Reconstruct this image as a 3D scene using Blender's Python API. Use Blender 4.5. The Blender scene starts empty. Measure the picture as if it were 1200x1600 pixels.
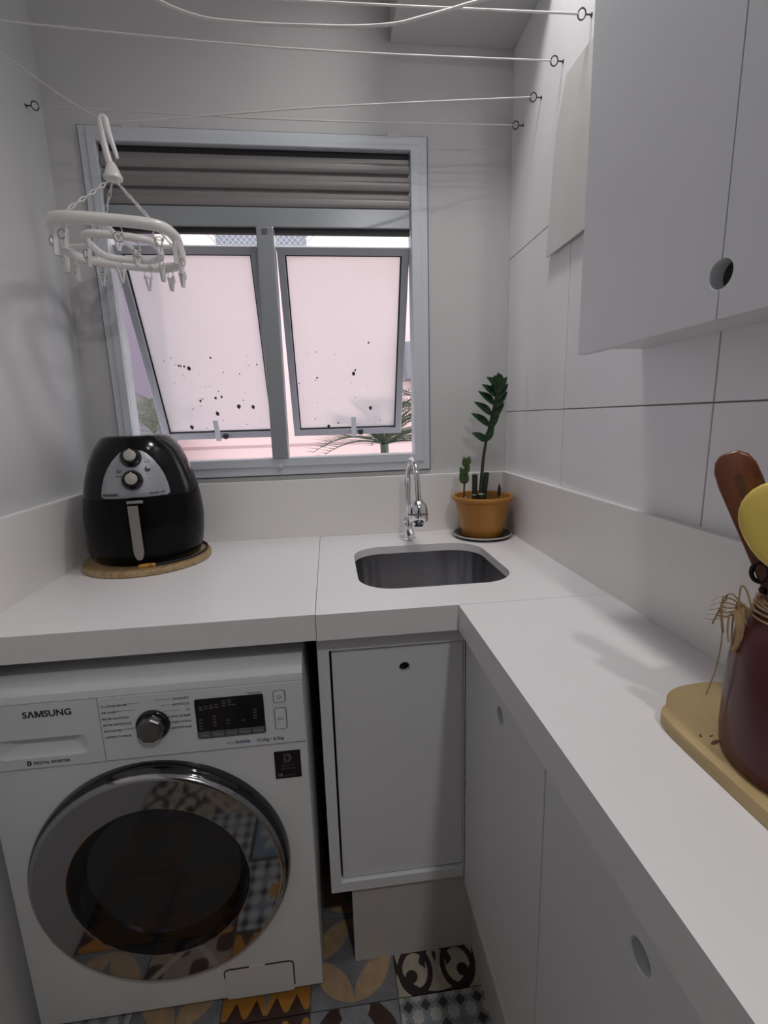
import bpy, bmesh, math, random
from mathutils import Vector, Matrix
random.seed(7)
PI = math.pi
sc = bpy.context.scene
COL = sc.collection

# ------------------------------------------------------------------ camera, world, lights, exposure
def make_camera():
    yaw, pitch, roll, F = .1103, -.1959, -.0289, 739.28
    cy, sy, cp, sp = math.cos(yaw), math.sin(yaw), math.cos(pitch), math.sin(pitch)
    fwd = Vector((sy*cp, cy*cp, sp)); right = Vector((cy, -sy, 0)); up = right.cross(fwd)
    c, s = math.cos(roll), math.sin(roll)
    r2 = c*right + s*up; u2 = -s*right + c*up
    cam = bpy.data.cameras.new('camera'); o = bpy.data.objects.new('camera', cam); COL.objects.link(o)
    M = Matrix((r2, u2, -fwd)).transposed().to_4x4(); M.translation = (1.1673, -1.5313, 1.3061)
    o.matrix_world = M
    cam.sensor_fit = 'VERTICAL'; cam.sensor_height = 32; cam.lens = F/1600*32; cam.clip_start = .02
    sc.camera = o
make_camera()

w = bpy.data.worlds.new('overcast'); sc.world = w; w.use_nodes = True
bgn = w.node_tree.nodes['Background']
bgn.inputs[0].default_value = (.86, .90, 1.0, 1); bgn.inputs[1].default_value = 3.3

def area(name, loc, size, power, col, rot=(0, 0, 0), shape='DISK'):
    l = bpy.data.lights.new(name, 'AREA'); l.shape = shape; l.size = size; l.energy = power; l.color = col
    if shape == 'RECTANGLE': l.size_y = size
    o = bpy.data.objects.new(name, l); COL.objects.link(o); o.location = loc; o.rotation_euler = rot
    return o
LAMPS = [((1.510, -.470, 2.675), .20, 3.8, 135), ((1.525, -.880, 2.675), .08, 1.1, 130), ((1.550, -2.28, 2.675), .10, 9.8, 180)]
for loc, size, p, spread in LAMPS:
    area('ceiling_light', loc, size, p, (1.0, .985, .975)).data.spread = math.radians(spread)

vs = sc.view_settings
vs.view_transform = 'Standard'; vs.look = 'None'; vs.gamma = 1; vs.use_curve_mapping = False
vs.exposure = 0.0

# ------------------------------------------------------------------ node helpers
def srgb(r, g, b):
    f = lambda c: (c/255/12.92) if c/255 <= .04045 else ((c/255+.055)/1.055)**2.4
    return (f(r), f(g), f(b))

class X:
    """tiny expression wrapper over shader math nodes"""
    def __init__(s, nt, sock): s.nt = nt; s.k = sock
    def op(s, o, *a):
        n = s.nt.nodes.new('ShaderNodeMath'); n.operation = o
        for i, v in enumerate((s,)+a):
            if isinstance(v, X): s.nt.links.new(v.k, n.inputs[i])
            else: n.inputs[i].default_value = v
        return X(s.nt, n.outputs[0])
    def __add__(s, b): return s.op('ADD', b)
    def __sub__(s, b): return s.op('SUBTRACT', b)
    def __mul__(s, b): return s.op('MULTIPLY', b)
    def __lt__(s, b): return s.op('LESS_THAN', b)
    def __gt__(s, b): return s.op('GREATER_THAN', b)
    def abs(s): return s.op('ABSOLUTE')
    def sin(s): return s.op('SINE')
    def cos(s): return s.op('COSINE')
    def sqrt(s): return s.op('SQRT')
    def fract(s): return s.op('FRACT')
    def floor(s): return s.op('FLOOR')
    def mn(s, b): return s.op('MINIMUM', b)
    def mx(s, b): return s.op('MAXIMUM', b)
    def atan2(s, b): return s.op('ARCTAN2', b)

def new_mat(name):
    m = bpy.data.materials.new(name); m.use_nodes = True
    return m, m.node_tree, m.node_tree.nodes['Principled BSDF']

def mat(name, col, rough=.5, metal=0., var=.04, vscale=12., bump=0., bscale=80., coat=0., stretch=None, spec=None, trans=0., ior=None):
    m, nt, b = new_mat(name)
    tc = nt.nodes.new('ShaderNodeTexCoord')
    src = tc.outputs['Object']
    if stretch:
        mp = nt.nodes.new('ShaderNodeMapping'); mp.inputs['Scale'].default_value = stretch
        nt.links.new(src, mp.inputs[0]); src = mp.outputs[0]
    nz = nt.nodes.new('ShaderNodeTexNoise'); nz.inputs['Scale'].default_value = vscale; nz.inputs['Detail'].default_value = 4
    nt.links.new(src, nz.inputs['Vector'])
    mix = nt.nodes.new('ShaderNodeMix'); mix.data_type = 'RGBA'
    mix.inputs[6].default_value = tuple(max(0, c*(1-var)) for c in col)+(1,)
    mix.inputs[7].default_value = tuple(min(1, c*(1+var)) for c in col)+(1,)
    nt.links.new(nz.outputs[0], mix.inputs[0]); nt.links.new(mix.outputs[2], b.inputs['Base Color'])
    b.inputs['Roughness'].default_value = rough; b.inputs['Metallic'].default_value = metal
    if coat: b.inputs['Coat Weight'].default_value = coat; b.inputs['Coat Roughness'].default_value = .05
    if spec is not None: b.inputs['Specular IOR Level'].default_value = spec
    if trans: b.inputs['Transmission Weight'].default_value = trans
    if ior: b.inputs['IOR'].default_value = ior
    if bump:
        n2 = nt.nodes.new('ShaderNodeTexNoise'); n2.inputs['Scale'].default_value = bscale; n2.inputs['Detail'].default_value = 3
        nt.links.new(src, n2.inputs['Vector'])
        bp = nt.nodes.new('ShaderNodeBump'); bp.inputs['Strength'].default_value = bump; bp.inputs['Distance'].default_value = .002
        nt.links.new(n2.outputs[0], bp.inputs['Height']); nt.links.new(bp.outputs[0], b.inputs['Normal'])
    return m

def wood(name, c1, c2, scale=22., stretch=(1, 9, 9), rough=.45, coat=0.):
    m, nt, b = new_mat(name)
    tc = nt.nodes.new('ShaderNodeTexCoord'); mp = nt.nodes.new('ShaderNodeMapping'); mp.inputs['Scale'].default_value = stretch
    nt.links.new(tc.outputs['Object'], mp.inputs[0])
    nz = nt.nodes.new('ShaderNodeTexNoise'); nz.inputs['Scale'].default_value = scale*.3; nz.inputs['Detail'].default_value = 6; nz.inputs['Distortion'].default_value = 1.2
    nt.links.new(mp.outputs[0], nz.inputs['Vector'])
    rp = nt.nodes.new('ShaderNodeValToRGB'); rp.color_ramp.elements[0].color = c1+(1,); rp.color_ramp.elements[1].color = c2+(1,)
    rp.color_ramp.elements[0].position = .35; rp.color_ramp.elements[1].position = .68
    nt.links.new(nz.outputs[0], rp.inputs[0]); nt.links.new(rp.outputs[0], b.inputs['Base Color'])
    b.inputs['Roughness'].default_value = rough
    if coat: b.inputs['Coat Weight'].default_value = coat
    return m

MT = {}
MT['paint'] = mat('white_wall_paint', (.59, .585, .58), .6, var=.03, vscale=3, bump=.15, bscale=120)
MT['paint_left'] = mat('white_wall_paint_smooth', (.62, .62, .63), .55, var=.03, vscale=2, bump=.1, bscale=90)
MT['darkend'] = wood('dark_unseen_wall', (.05, .03, .02), (.09, .055, .035), 10, (4, 4, 1))  # dark tone picked to keep bounced light low
MT['ceil'] = mat('ceiling_paint', (.60, .60, .59), .8, var=.02)
MT['walltile'] = mat('white_ceramic_tile', (.88, .87, .89), .28, var=.02, vscale=6, bump=.04, bscale=25)
MT['grout'] = mat('wall_grout', (.42, .40, .38), .9)
MT['floorgrout'] = mat('floor_grout', (.22, .20, .18), .95)
MT['stone'] = mat('off_white_quartz', (.82, .80, .805), .33, var=.015, vscale=60)
MT['splash'] = mat('off_white_quartz_upstand', (.84, .815, .80), .35, var=.015, vscale=60)
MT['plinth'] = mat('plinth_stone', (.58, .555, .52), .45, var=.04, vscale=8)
MT['cab'] = mat('white_laminate', (.73, .74, .765), .42, var=.02, vscale=5, bump=.05, bscale=200)
MT['holeshade'] = mat('cabinet_hole_shade', (.035, .035, .035), .8)  # near-black colour stands for the shade inside the cabinets
MT['alu'] = mat('grey_white_aluminium', (.62, .65, .69), .3, var=.02)
MT['alu_sash'] = mat('grey_sash_aluminium', (.42, .43, .47), .35, metal=.1, var=.03)
MT['alu_dark'] = mat('grey_aluminium', (.34, .36, .38), .3, metal=.2, var=.03)
MT['slat'] = mat('shutter_slat_grey', (.27, .25, .25), .38, metal=.2, var=.01)
MT['rubber'] = mat('black_rubber', (.012, .012, .014), .6)
MT['white'] = mat('washer_white_enamel', (.74, .76, .76), .28, var=.01, coat=.2)
MT['panel'] = mat('washer_panel_white', (.72, .74, .75), .33, var=.01)
MT['ink'] = mat('dark_grey_print', (.03, .03, .035), .5)
MT['greyink'] = mat('grey_print', (.14, .14, .15), .5)
MT['blueink'] = mat('blue_print', (.02, .10, .25), .5)
MT['greenink'] = mat('green_print', (.25, .45, .33), .5)
MT['lightink'] = mat('light_print', (.35, .35, .36), .5)
MT['dimink'] = mat('dim_print', (.10, .10, .105), .5)
MT['blackgloss'] = mat('black_gloss', (.006, .006, .007), .08, coat=.5)
MT['display'] = mat('black_display', (.008, .008, .010), .12)
MT['softkey'] = mat('grey_soft_keys', (.13, .135, .14), .35)
MT['chrome'] = mat('chrome', (.82, .82, .84), .07, metal=1, var=.01)
MT['rimmetal'] = mat('dark_chrome', (.45, .45, .46), .12, metal=1, var=.01)
MT['smoke'] = mat('smoked_mirror_ring', (.34, .34, .36), .06, metal=1, var=.01)
MT['darkmetal'] = mat('dark_metal_knob', (.20, .19, .19), .25, metal=.9, var=.05)
MT['steel'] = mat('brushed_steel', (.46, .46, .48), .22, metal=1, var=.12, vscale=30, stretch=(1, 1, 6), bump=.05)
MT['fryer'] = mat('black_fryer_plastic', (.004, .004, .0045), .14, spec=.30)
MT['fryer_matte'] = mat('black_fryer_drawer', (.004, .004, .0045), .25, spec=.12)
MT['silver'] = mat('silver_plastic', (.34, .35, .38), .4, metal=.3)
MT['knobcap'] = mat('beige_knob_cap', (.40, .37, .33), .4)
MT['handlegrey'] = mat('grey_handle', (.24, .215, .20), .45)
MT['cable'] = mat('black_cable', (.01, .01, .011), .5)
MT['plug'] = mat('yellow_plug', (.55, .30, .05), .5)
MT['plugred'] = mat('red_band', (.35, .04, .02), .5)
MT['board'] = wood('pine_board', (.30, .19, .085), (.46, .33, .18), 26, (9, 1.2, 9))
MT['board2'] = wood('pale_teak_board', (.40, .27, .11), (.56, .42, .21), 12, (3, 1, 6))
MT['knot'] = mat('wood_knot', (.10, .045, .02), .6)
MT['terracotta'] = mat('orange_plastic_pot', (.44, .19, .030), .42, var=.08, vscale=20)
MT['soil'] = mat('dark_soil', (.02, .014, .01), .95, bump=.6, bscale=120)
MT['saucer'] = mat('white_plate', (.52, .50, .47), .3)
MT['saucerrim'] = mat('dark_plate_rim', (.06, .05, .045), .4)
MT['leaf'] = mat('dark_green_leaf', (.012, .040, .012), .3, var=.35, vscale=40)
MT['leaf2'] = mat('lighter_green_leaf', (.045, .095, .022), .35, var=.3, vscale=40)
MT['stem'] = mat('dark_stem', (.018, .026, .012), .5, var=.3)
MT['cutend'] = mat('pale_cut_stem', (.42, .40, .35), .7)
MT['plastic'] = mat('white_translucent_plastic', (.82, .80, .78), .25, spec=.6)
MT['cord'] = mat('white_cord', (.66, .65, .63), .7, var=.15, vscale=300)
MT['hookmetal'] = mat('tarnished_hook', (.07, .065, .06), .5, metal=.5)
MT['jar'] = mat('maroon_glazed_ceramic', (.080, .016, .019), .33, var=.25, vscale=25, spec=.35)
MT['wire'] = mat('dark_wire', (.03, .02, .02), .35, metal=.6)
MT['raffia'] = mat('raffia', (.36, .24, .12), .8, var=.35, vscale=60)
MT['redwood'] = wood('reddish_wood', (.075, .016, .005), (.20, .055, .016), 18, (6, 6, 1), rough=.3, coat=.4)
MT['yellow'] = mat('yellow_silicone', (.80, .60, .13), .4, var=.03)
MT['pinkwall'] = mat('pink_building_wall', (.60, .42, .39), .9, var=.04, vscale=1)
MT['mauveshade'] = mat('mauve_shaded_wall', (.14, .105, .13), .9, var=.04, vscale=1)  # shade on this stretch of wall put into a darker mauve colour
MT['cream'] = mat('cream_building_band', (.80, .74, .64), .9)
MT['groove'] = mat('wall_groove', (.40, .26, .25), .9)
MT['outground'] = mat('outdoor_paving', (.20, .18, .17), .9)
MT['mesh'] = mat('balcony_mesh', (.16, .16, .18), .7)
MT['palm'] = mat('palm_leaf', (.040, .058, .028), .5, var=.4, vscale=20)
MT['palm2'] = mat('dusty_palm_leaf', (.13, .14, .10), .6, var=.4, vscale=20)
MT['stain'] = mat('dark_stain', (.03, .028, .024), .8)
MT['lampbody'] = mat('lamp_rim', (.8, .8, .8), .5)

def frosted():
    m = bpy.data.materials.new('frosted_glass'); m.use_nodes = True; nt = m.node_tree; nt.nodes.clear()
    out = nt.nodes.new('ShaderNodeOutputMaterial')
    tc = nt.nodes.new('ShaderNodeTexCoord')
    mp = nt.nodes.new('ShaderNodeMapping'); mp.inputs['Scale'].default_value = (150, 150, 12); nt.links.new(tc.outputs['Object'], mp.inputs[0])
    nz = nt.nodes.new('ShaderNodeTexNoise'); nz.inputs['Scale'].default_value = 2; nt.links.new(mp.outputs[0], nz.inputs['Vector'])
    mix = nt.nodes.new('ShaderNodeMix'); mix.data_type = 'RGBA'
    mix.inputs[6].default_value = (.76, .73, .74, 1); mix.inputs[7].default_value = (.90, .87, .88, 1)
    nt.links.new(nz.outputs[0], mix.inputs[0])
    tr = nt.nodes.new('ShaderNodeBsdfTranslucent'); nt.links.new(mix.outputs[2], tr.inputs[0])
    df = nt.nodes.new('ShaderNodeBsdfDiffuse'); df.inputs[0].default_value = (.75, .73, .73, 1)
    ms = nt.nodes.new('ShaderNodeMixShader'); ms.inputs[0].default_value = .16
    nt.links.new(tr.outputs[0], ms.inputs[1]); nt.links.new(df.outputs[0], ms.inputs[2])
    rf_ = nt.nodes.new('ShaderNodeBsdfRefraction'); rf_.inputs['Roughness'].default_value = .55; rf_.inputs['IOR'].default_value = 1.02; rf_.inputs[0].default_value = (.84, .835, .84, 1)
    m3 = nt.nodes.new('ShaderNodeMixShader'); m3.inputs[0].default_value = .60; nt.links.new(ms.outputs[0], m3.inputs[1]); nt.links.new(rf_.outputs[0], m3.inputs[2]); ms = m3
    gl = nt.nodes.new('ShaderNodeBsdfGlossy'); gl.inputs['Roughness'].default_value = .35
    m2 = nt.nodes.new('ShaderNodeMixShader'); m2.inputs[0].default_value = .04
    nt.links.new(ms.outputs[0], m2.inputs[1]); nt.links.new(gl.outputs[0], m2.inputs[2])
    nt.links.new(m2.outputs[0], out.inputs[0])
    return m
MT['frost'] = frosted()

def thin_glass(name, tint, refl):
    m = bpy.data.materials.new(name); m.use_nodes = True; nt = m.node_tree; nt.nodes.clear()
    out = nt.nodes.new('ShaderNodeOutputMaterial')
    t = nt.nodes.new('ShaderNodeBsdfTransparent'); t.inputs[0].default_value = tint+(1,)
    g = nt.nodes.new('ShaderNodeBsdfGlossy'); g.inputs['Roughness'].default_value = .04; g.inputs[0].default_value = (1, 1, 1, 1)
    fr = nt.nodes.new('ShaderNodeFresnel'); fr.inputs[0].default_value = refl
    ms = nt.nodes.new('ShaderNodeMixShader'); nt.links.new(fr.outputs[0], ms.inputs[0])
    nt.links.new(t.outputs[0], ms.inputs[1]); nt.links.new(g.outputs[0], ms.inputs[2]); nt.links.new(ms.outputs[0], out.inputs[0])
    return m
MT['doorglass'] = thin_glass('smoked_door_glass', (.35, .35, .37), 1.32)

# patterned cement tiles: flat print on each tile
def tile_mat(name, base, layers):
    m, nt, b = new_mat(name)
    tc = nt.nodes.new('ShaderNodeTexCoord'); sp = nt.nodes.new('ShaderNodeSeparateXYZ'); nt.links.new(tc.outputs['Object'], sp.inputs[0])
    x = X(nt, sp.outputs[0])*10.; y = X(nt, sp.outputs[1])*10.
    cur = None
    for f, col in layers:
        k = f(x, y)
        mix = nt.nodes.new('ShaderNodeMix'); mix.data_type = 'RGBA'
        if cur is None: mix.inputs[6].default_value = base+(1,)
        else: nt.links.new(cur, mix.inputs[6])
        mix.inputs[7].default_value = col+(1,)
        nt.links.new(k.k, mix.inputs[0]); cur = mix.outputs[2]
    nz = nt.nodes.new('ShaderNodeTexNoise'); nz.inputs['Scale'].default_value = 35; nt.links.new(tc.outputs['Object'], nz.inputs['Vector'])
    mm = nt.nodes.new('ShaderNodeMix'); mm.data_type = 'RGBA'; mm.blend_type = 'MULTIPLY'; mm.inputs[0].default_value = .5
    nt.links.new(cur, mm.inputs[6]); nt.links.new(nz.outputs[0], mm.inputs[7])
    nt.links.new(mm.outputs[2], b.inputs['Base Color'])
    b.inputs['Roughness'].default_value = .38
    return m
def ln(a, b): return (a*a+b*b).sqrt()
GREY, DGREY, TAN, CREAM = (.26, .26, .275), (.10, .105, .12), (.58, .40, .24), (.55, .48, .38)
BROWN, DARK, ORANGE, WHITE, BLUE = (.075, .035, .028), (.028, .020, .018), (.55, .25, .045), (.58, .57, .54), (.24, .30, .34)
def band(v, lo, hi): return (v > lo)*(v < hi)
FT = [
 tile_mat('petal_tile', GREY, [(lambda x, y: (ln(x, y) < .93)*(ln(x.abs()-.93, y.abs()-.93) < .93), TAN)]),
 tile_mat('scroll_tile', CREAM, [
   (lambda x, y: band(ln(x.abs()-.52, (y.abs()-.5)*.8), .30, .42), DARK),
   (lambda x, y: (ln(x.abs()-.62, y.abs()-.62) < .14), DARK),
   (lambda x, y: ((x.abs().atan2(y.abs())*6.+ln(x, y)*7.).sin() > .45)*band(ln(x, y), .15, .55), DARK),
   (lambda x, y: band(ln(x, y), .98, 1.1), DARK)]),
 tile_mat('star_tile', (.30, .31, .32), [
   (lambda x, y: (((x*2.5).fract()-.5).abs().mx(((y*2.5).fract()-.5).abs()) < .27), WHITE),
   (lambda x, y: (((x*2.5).fract()-.5).abs()+((y*2.5).fract()-.5).abs() < .38), WHITE),
   (lambda x, y: (((x*2.5+.5).fract()-.5).abs()+((y*2.5+.5).fract()-.5).abs() < .30), (.06, .055, .06)),
   (lambda x, y: (((x*1.25).fract()-.5).abs()+((y*1.25).fract()-.5).abs() < .16), BLUE),
   (lambda x, y: ln(x, y)-(x.atan2(y)*8.).cos()*.08 < .26, ORANGE)]),
 tile_mat('wave_tile', (.30, .31, .33), [
   (lambda x, y: ((x.abs()*5.+(y*3.2).sin()*1.8).sin() > .35), BROWN),
   (lambda x, y: band(ln(x, y-1.), .55, .72), BROWN),
   (lambda x, y: ln(x, y+1.) < .35, (.34, .35, .37))]),
 tile_mat('orange_tile', ORANGE, [
   (lambda x, y: (x.abs().sqrt()+y.abs().sqrt() < 1.02), GREY),
   (lambda x, y: (y.abs() > .62)*(((x*2.2).fract()-.5).abs()*.8 < y.abs()-.6), BROWN),
   (lambda x, y: (y.abs() > .92), BROWN)]),
 tile_mat('rosette_tile', BLUE, [
   (lambda x, y: (ln(x, y)-(x.atan2(y)*8.).cos()*.18 < .62), WHITE),
   (lambda x, y: (ln(x, y)-(x.atan2(y)*8.).cos()*.12 < .36), DGREY),
   (lambda x, y: x.abs().mx(y.abs()) > .9, DARK)]),
 tile_mat('lattice_tile', (.42, .33, .23), [
   (lambda x, y: ((x*6.).sin()*(y*6.).sin() > .25), BROWN),
   (lambda x, y: band(x.abs()+y.abs(), .85, 1.05), CREAM)]),
]

# ------------------------------------------------------------------ mesh helpers
def wloc(o):
    v = Vector((0, 0, 0))
    while o: v += o.location; o = o.parent
    return v

class MB:
    def __init__(s): s.v = []; s.f = []
    def add(s, v, f):
        n = len(s.v); s.v += [tuple(p) for p in v]; s.f += [tuple(i+n for i in q) for q in f]; return s
    def box(s, a, b):
        x0, y0, z0 = a; x1, y1, z1 = b
        return s.add([(x0,y0,z0),(x1,y0,z0),(x1,y1,z0),(x0,y1,z0),(x0,y0,z1),(x1,y0,z1),(x1,y1,z1),(x0,y1,z1)],
                     [(0,3,2,1),(4,5,6,7),(0,1,5,4),(1,2,6,5),(2,3,7,6),(3,0,4,7)])
    def lathe(s, prof, n=48, M=None, a0=0., a1=2*PI, cap0=True, cap1=True):
        """prof: (r, h) ; axis local z"""
        full = abs(a1-a0-2*PI) < 1e-6; cols = n if full else n+1
        vs = []
        for r, h in prof:
            for i in range(cols):
                a = a0+(a1-a0)*i/n; vs.append(Vector((r*math.cos(a), r*math.sin(a), h)))
        fs = []
        for j in range(len(prof)-1):
            for i in range(n):
                k = (i+1) % cols
                fs.append((j*cols+i, j*cols+k, (j+1)*cols+k, (j+1)*cols+i))
        if full and cap0 and prof[0][0] > 1e-6: fs.append(tuple(reversed(range(cols))))
        if full and cap1 and prof[-1][0] > 1e-6: fs.append(tuple((len(prof)-1)*cols+i for i in range(cols)))
        if M is not None: vs = [M @ p for p in vs]
        return s.add(vs, fs)
    def tube(s, pts, r, n=8, closed=False, flat=1.):
        P = [Vector(p) for p in pts]; m = len(P)
        rs = r if isinstance(r, (list, tuple)) else [r]*m
        vs = []; prev = None
        for i in range(m):
            if closed: t = P[(i+1) % m]-P[i-1]
            else: t = P[min(i+1, m-1)]-P[max(i-1, 0)]
            t = t.normalized() if t.length > 1e-9 else Vector((0, 0, 1))
            if prev is None:
                u = t.orthogonal().normalized()
                if abs(t.z) < .95: u = t.cross(Vector((0, 0, 1))).normalized()
            else: u = (prev-t*prev.dot(t)).normalized()
            prev = u; v = t.cross(u)
            for k in range(n):
                a = 2*PI*k/n; vs.append(P[i]+(u*math.cos(a)+v*math.sin(a)*flat)*rs[i])
        fs = []
        for i in range(m if closed else m-1):
            j = (i+1) % m
            for k in range(n):
                l = (k+1) % n; fs.append((i*n+k, i*n+l, j*n+l, j*n+k))
        if not closed: fs += [tuple(reversed(range(n))), tuple((m-1)*n+k for k in range(n))]
        return s.add(vs, fs)
    def slab(s, outer, holes, w0, w1, M=None):
        """prism with holes: loops are (u, v), extruded from w0 to w1"""
        bm = bmesh.new(); loops = [outer]+list(holes); es = []
        allv = []
        for lp in loops:
            vv = [bm.verts.new((p[0], p[1], w1)) for p in lp]; allv.append(vv)
            for i in range(len(vv)): es.append(bm.edges.new((vv[i], vv[(i+1) % len(vv)])))
        bmesh.ops.triangle_fill(bm, use_beauty=True, use_dissolve=False, edges=es)
        bm.verts.index_update()
        n = len(bm.verts); vs = [v.co.copy() for v in bm.verts]
        fs = []
        for f in bm.faces:
            q = [v.index for v in f.verts]
            if f.normal.z == 0: f.normal_update()
            if f.normal.z < 0: q.reverse()
            fs.append(tuple(q)); fs.append(tuple(i+n for i in reversed(q)))
        vs += [Vector((v.x, v.y, w0)) for v in vs]
        for lp in allv:
            ids = [v.index for v in lp]; A = sum(lp[i].co.x*lp[(i+1) % len(lp)].co.y-lp[(i+1) % len(lp)].co.x*lp[i].co.y for i in range(len(lp)))
            ccw = (A > 0) == (lp is allv[0])
            for i in range(len(ids)):
                a, b = ids[i], ids[(i+1) % len(ids)]
                fs.append((a, a+n, b+n, b) if ccw else (b, b+n, a+n, a))
        bm.free()
        if M is not None: vs = [M @ p for p in vs]
        return s.add(vs, fs)
    def build(s, name, m, parent=None, smooth=True, bevel=0., seg=2, local=False, sharp=.7, recalc=False):
        base = Vector((0, 0, 0)) if (local or parent is None) else wloc(parent)
        me = bpy.data.meshes.new(name)
        me.from_pydata([tuple(Vector(p)-base) for p in s.v], [], s.f); me.update()
        if bevel or recalc:
            bm = bmesh.new(); bm.from_mesh(me)
            bmesh.ops.remove_doubles(bm, verts=bm.verts, dist=1e-6)
            bmesh.ops.recalc_face_normals(bm, faces=bm.faces)
            if bevel:
                ed = [e for e in bm.edges if len(e.link_faces) == 2 and e.calc_face_angle(0) > .5]
                bmesh.ops.bevel(bm, geom=ed, offset=bevel, segments=seg, profile=.5, affect='EDGES', clamp_overlap=True)
            bm.to_mesh(me); bm.free()
        if smooth:
            me.polygons.foreach_set('use_smooth', [True]*len(me.polygons)); me.set_sharp_from_angle(angle=sharp)
        me.materials.append(MT[m] if isinstance(m, str) else m)
        o = bpy.data.objects.new(name, me); COL.objects.link(o)
        if parent: o.parent = parent
        return o

def tag(o, label=None, cat=None, group=None, kind=None):
    if label: o['label'] = label
    if cat: o['category'] = cat
    if group: o['group'] = group
    if kind: o['kind'] = kind
    return o
def thing(name, label, cat, loc, group=None, rz=0.):
    o = bpy.data.objects.new(name, None); COL.objects.link(o); o.location = loc; o.rotation_euler = (0, 0, rz)
    o.empty_display_size = .05
    return tag(o, label, cat, group)
def struct(o, label, cat): return tag(o, label, cat, kind='structure')
def rect(x0, y0, x1, y1): return [(x0, y0), (x1, y0), (x1, y1), (x0, y1)]
def rrect(x0, y0, x1, y1, r, n=6):
    p = []
    for cx, cy, a in ((x1-r, y0+r, -PI/2), (x1-r, y1-r, 0), (x0+r, y1-r, PI/2), (x0+r, y0+r, PI)):
        for i in range(n+1): p.append((cx+r*math.cos(a+PI/2*i/n), cy+r*math.sin(a+PI/2*i/n)))
    return p
def circ(cx, cy, r, n=32): return [(cx+r*math.cos(2*PI*i/n), cy+r*math.sin(2*PI*i/n)) for i in range(n)]
def XZ(y=0.):   # (u,v,w)->(u, y-w, v): a plate facing -y, w measured towards the room
    return Matrix(((1,0,0,0),(0,0,-1,y),(0,1,0,0),(0,0,0,1)))
def YZ(x=0.):   # plate facing -x: (u,v,w)->(x-w, u... )   u = -y so that it stays right handed
    return Matrix(((0,0,-1,x),(-1,0,0,0),(0,1,0,0),(0,0,0,1)))
def catmull(pts, k=8, closed=False):
    P = [Vector(p) for p in pts]; out = []; m = len(P)
    for i in range(m if closed else m-1):
        g = (lambda j: P[j % m]) if closed else (lambda j: P[max(0, min(m-1, j))])
        a, b, c, d = g(i-1), g(i), g(i+1), g(i+2)
        for j in range(k):
            t = j/k
            out.append(.5*((2*b)+(c-a)*t+(2*a-5*b+4*c-d)*t*t+(3*b-a-3*c+d)*t**3))
    if not closed: out.append(P[-1])
    return out
def text(name, body, M, size, m, parent, bold=0., align='LEFT', local=True, shear=0., depth=.00025):
    cu = bpy.data.curves.new(name, 'FONT'); cu.body = body; cu.size = size; cu.align_x = align; cu.offset = bold; cu.extrude = depth; cu.shear = shear
    cu.resolution_u = 3
    t = bpy.data.objects.new(name+'_curve', cu); COL.objects.link(t)
    dg = bpy.context.evaluated_depsgraph_get(); dg.update()
    me = bpy.data.meshes.new_from_object(t.evaluated_get(dg)); bpy.data.objects.remove(t); bpy.data.curves.remove(cu)
    me.transform(M); me.name = name
    me.materials.clear(); me.materials.append(MT[m])
    o = bpy.data.objects.new(name, me); COL.objects.link(o); o.parent = parent
    return o

# ------------------------------------------------------------------ room shell
XL, W, YB, ZC = .456, 1.75, -4.4, .933
fl = MB().box((XL-.1, YB-.1, -.08), (W+.1, .1, -.006)).build('floor', 'floorgrout', smooth=False)
struct(fl, 'floor of patterned cement tiles in mixed designs', 'floor')
tile_me = None
spec = {(0, 0): (0, 0), (1, 0): (1, 0), (0, -1): (3, 2), (1, -1): (2, 0), (-1, -1): (4, 0), (-1, 0): (4, 0), (0, 1): (0, 0), (-2, -1): (6, 1)}
for i in range(-4, 4):
    for j in range(-19, 4):
        x0, x1 = max(XL, 1.061+.2*i), min(W+.006, 1.061+.2*(i+1)); y0, y1 = max(YB, -.689+.2*j), min(0, -.689+.2*(j+1))
        if x1-x0 < .015 or y1-y0 < .015: continue
        k, rot = spec.get((i, j), (random.randrange(len(FT)), random.randrange(4)))
        cx, cy = 1.161+.2*i, -.589+.2*j
        mb = MB().box((x0-cx+.0012, y0-cy+.0012, -.008), (x1-cx-.0012, y1-cy-.0012, 0))
        full = x1-x0 > .199 and y1-y0 > .199
        if full and tile_me is not None:
            t = bpy.data.objects.new('tile', tile_me); COL.objects.link(t)
        else:
            t = mb.build('tile', FT[k], smooth=False, bevel=.0008, seg=1, local=True)
            if full: tile_me = t.data
        t.parent = fl; t.location = (cx, cy, 0)
        if full:
            t.rotation_euler = (0, 0, rot*PI/2)
            t.material_slots[0].link = 'OBJECT'; t.material_slots[0].material = FT[k]

# window opening numbers
WX0, WX1, WZ0, WZ1 = .541, 1.491, 1.139, 2.097
wb = MB().slab(rect(XL-.1, -.08, W+.1, 2.84), [rect(WX0+.012, WZ0+.012, WX1-.012, WZ1-.012)], -.11, 0, XZ(0)).build('wall_back', 'paint', smooth=False)
struct(wb, 'white painted wall around the window', 'wall')
wl = MB().box((XL-.1, YB, -.08), (XL, 0, 2.84)).build('wall_left', 'paint_left', smooth=False)
struct(wl, 'plain white painted wall on the left', 'wall')
wf = MB().box((XL-.1, YB-.1, -.08), (W+.1, YB, 2.84)).build('wall_front', 'darkend', smooth=False)  # unseen end wall, made dark to cut light bouncing back into the room
struct(wf, 'unseen end wall behind the camera, darkened to cut bounced light', 'wall')
wr = MB().box((W+.006, YB, -.08), (W+.1, 0, 2.84)).build('wall_right', 'grout', smooth=False)
struct(wr, 'wall of large white ceramic tiles on the right', 'wall')
ys = [.081-.469*k for k in range(11)]; zs = [0., .401, .858, 1.315, 1.775]
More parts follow.
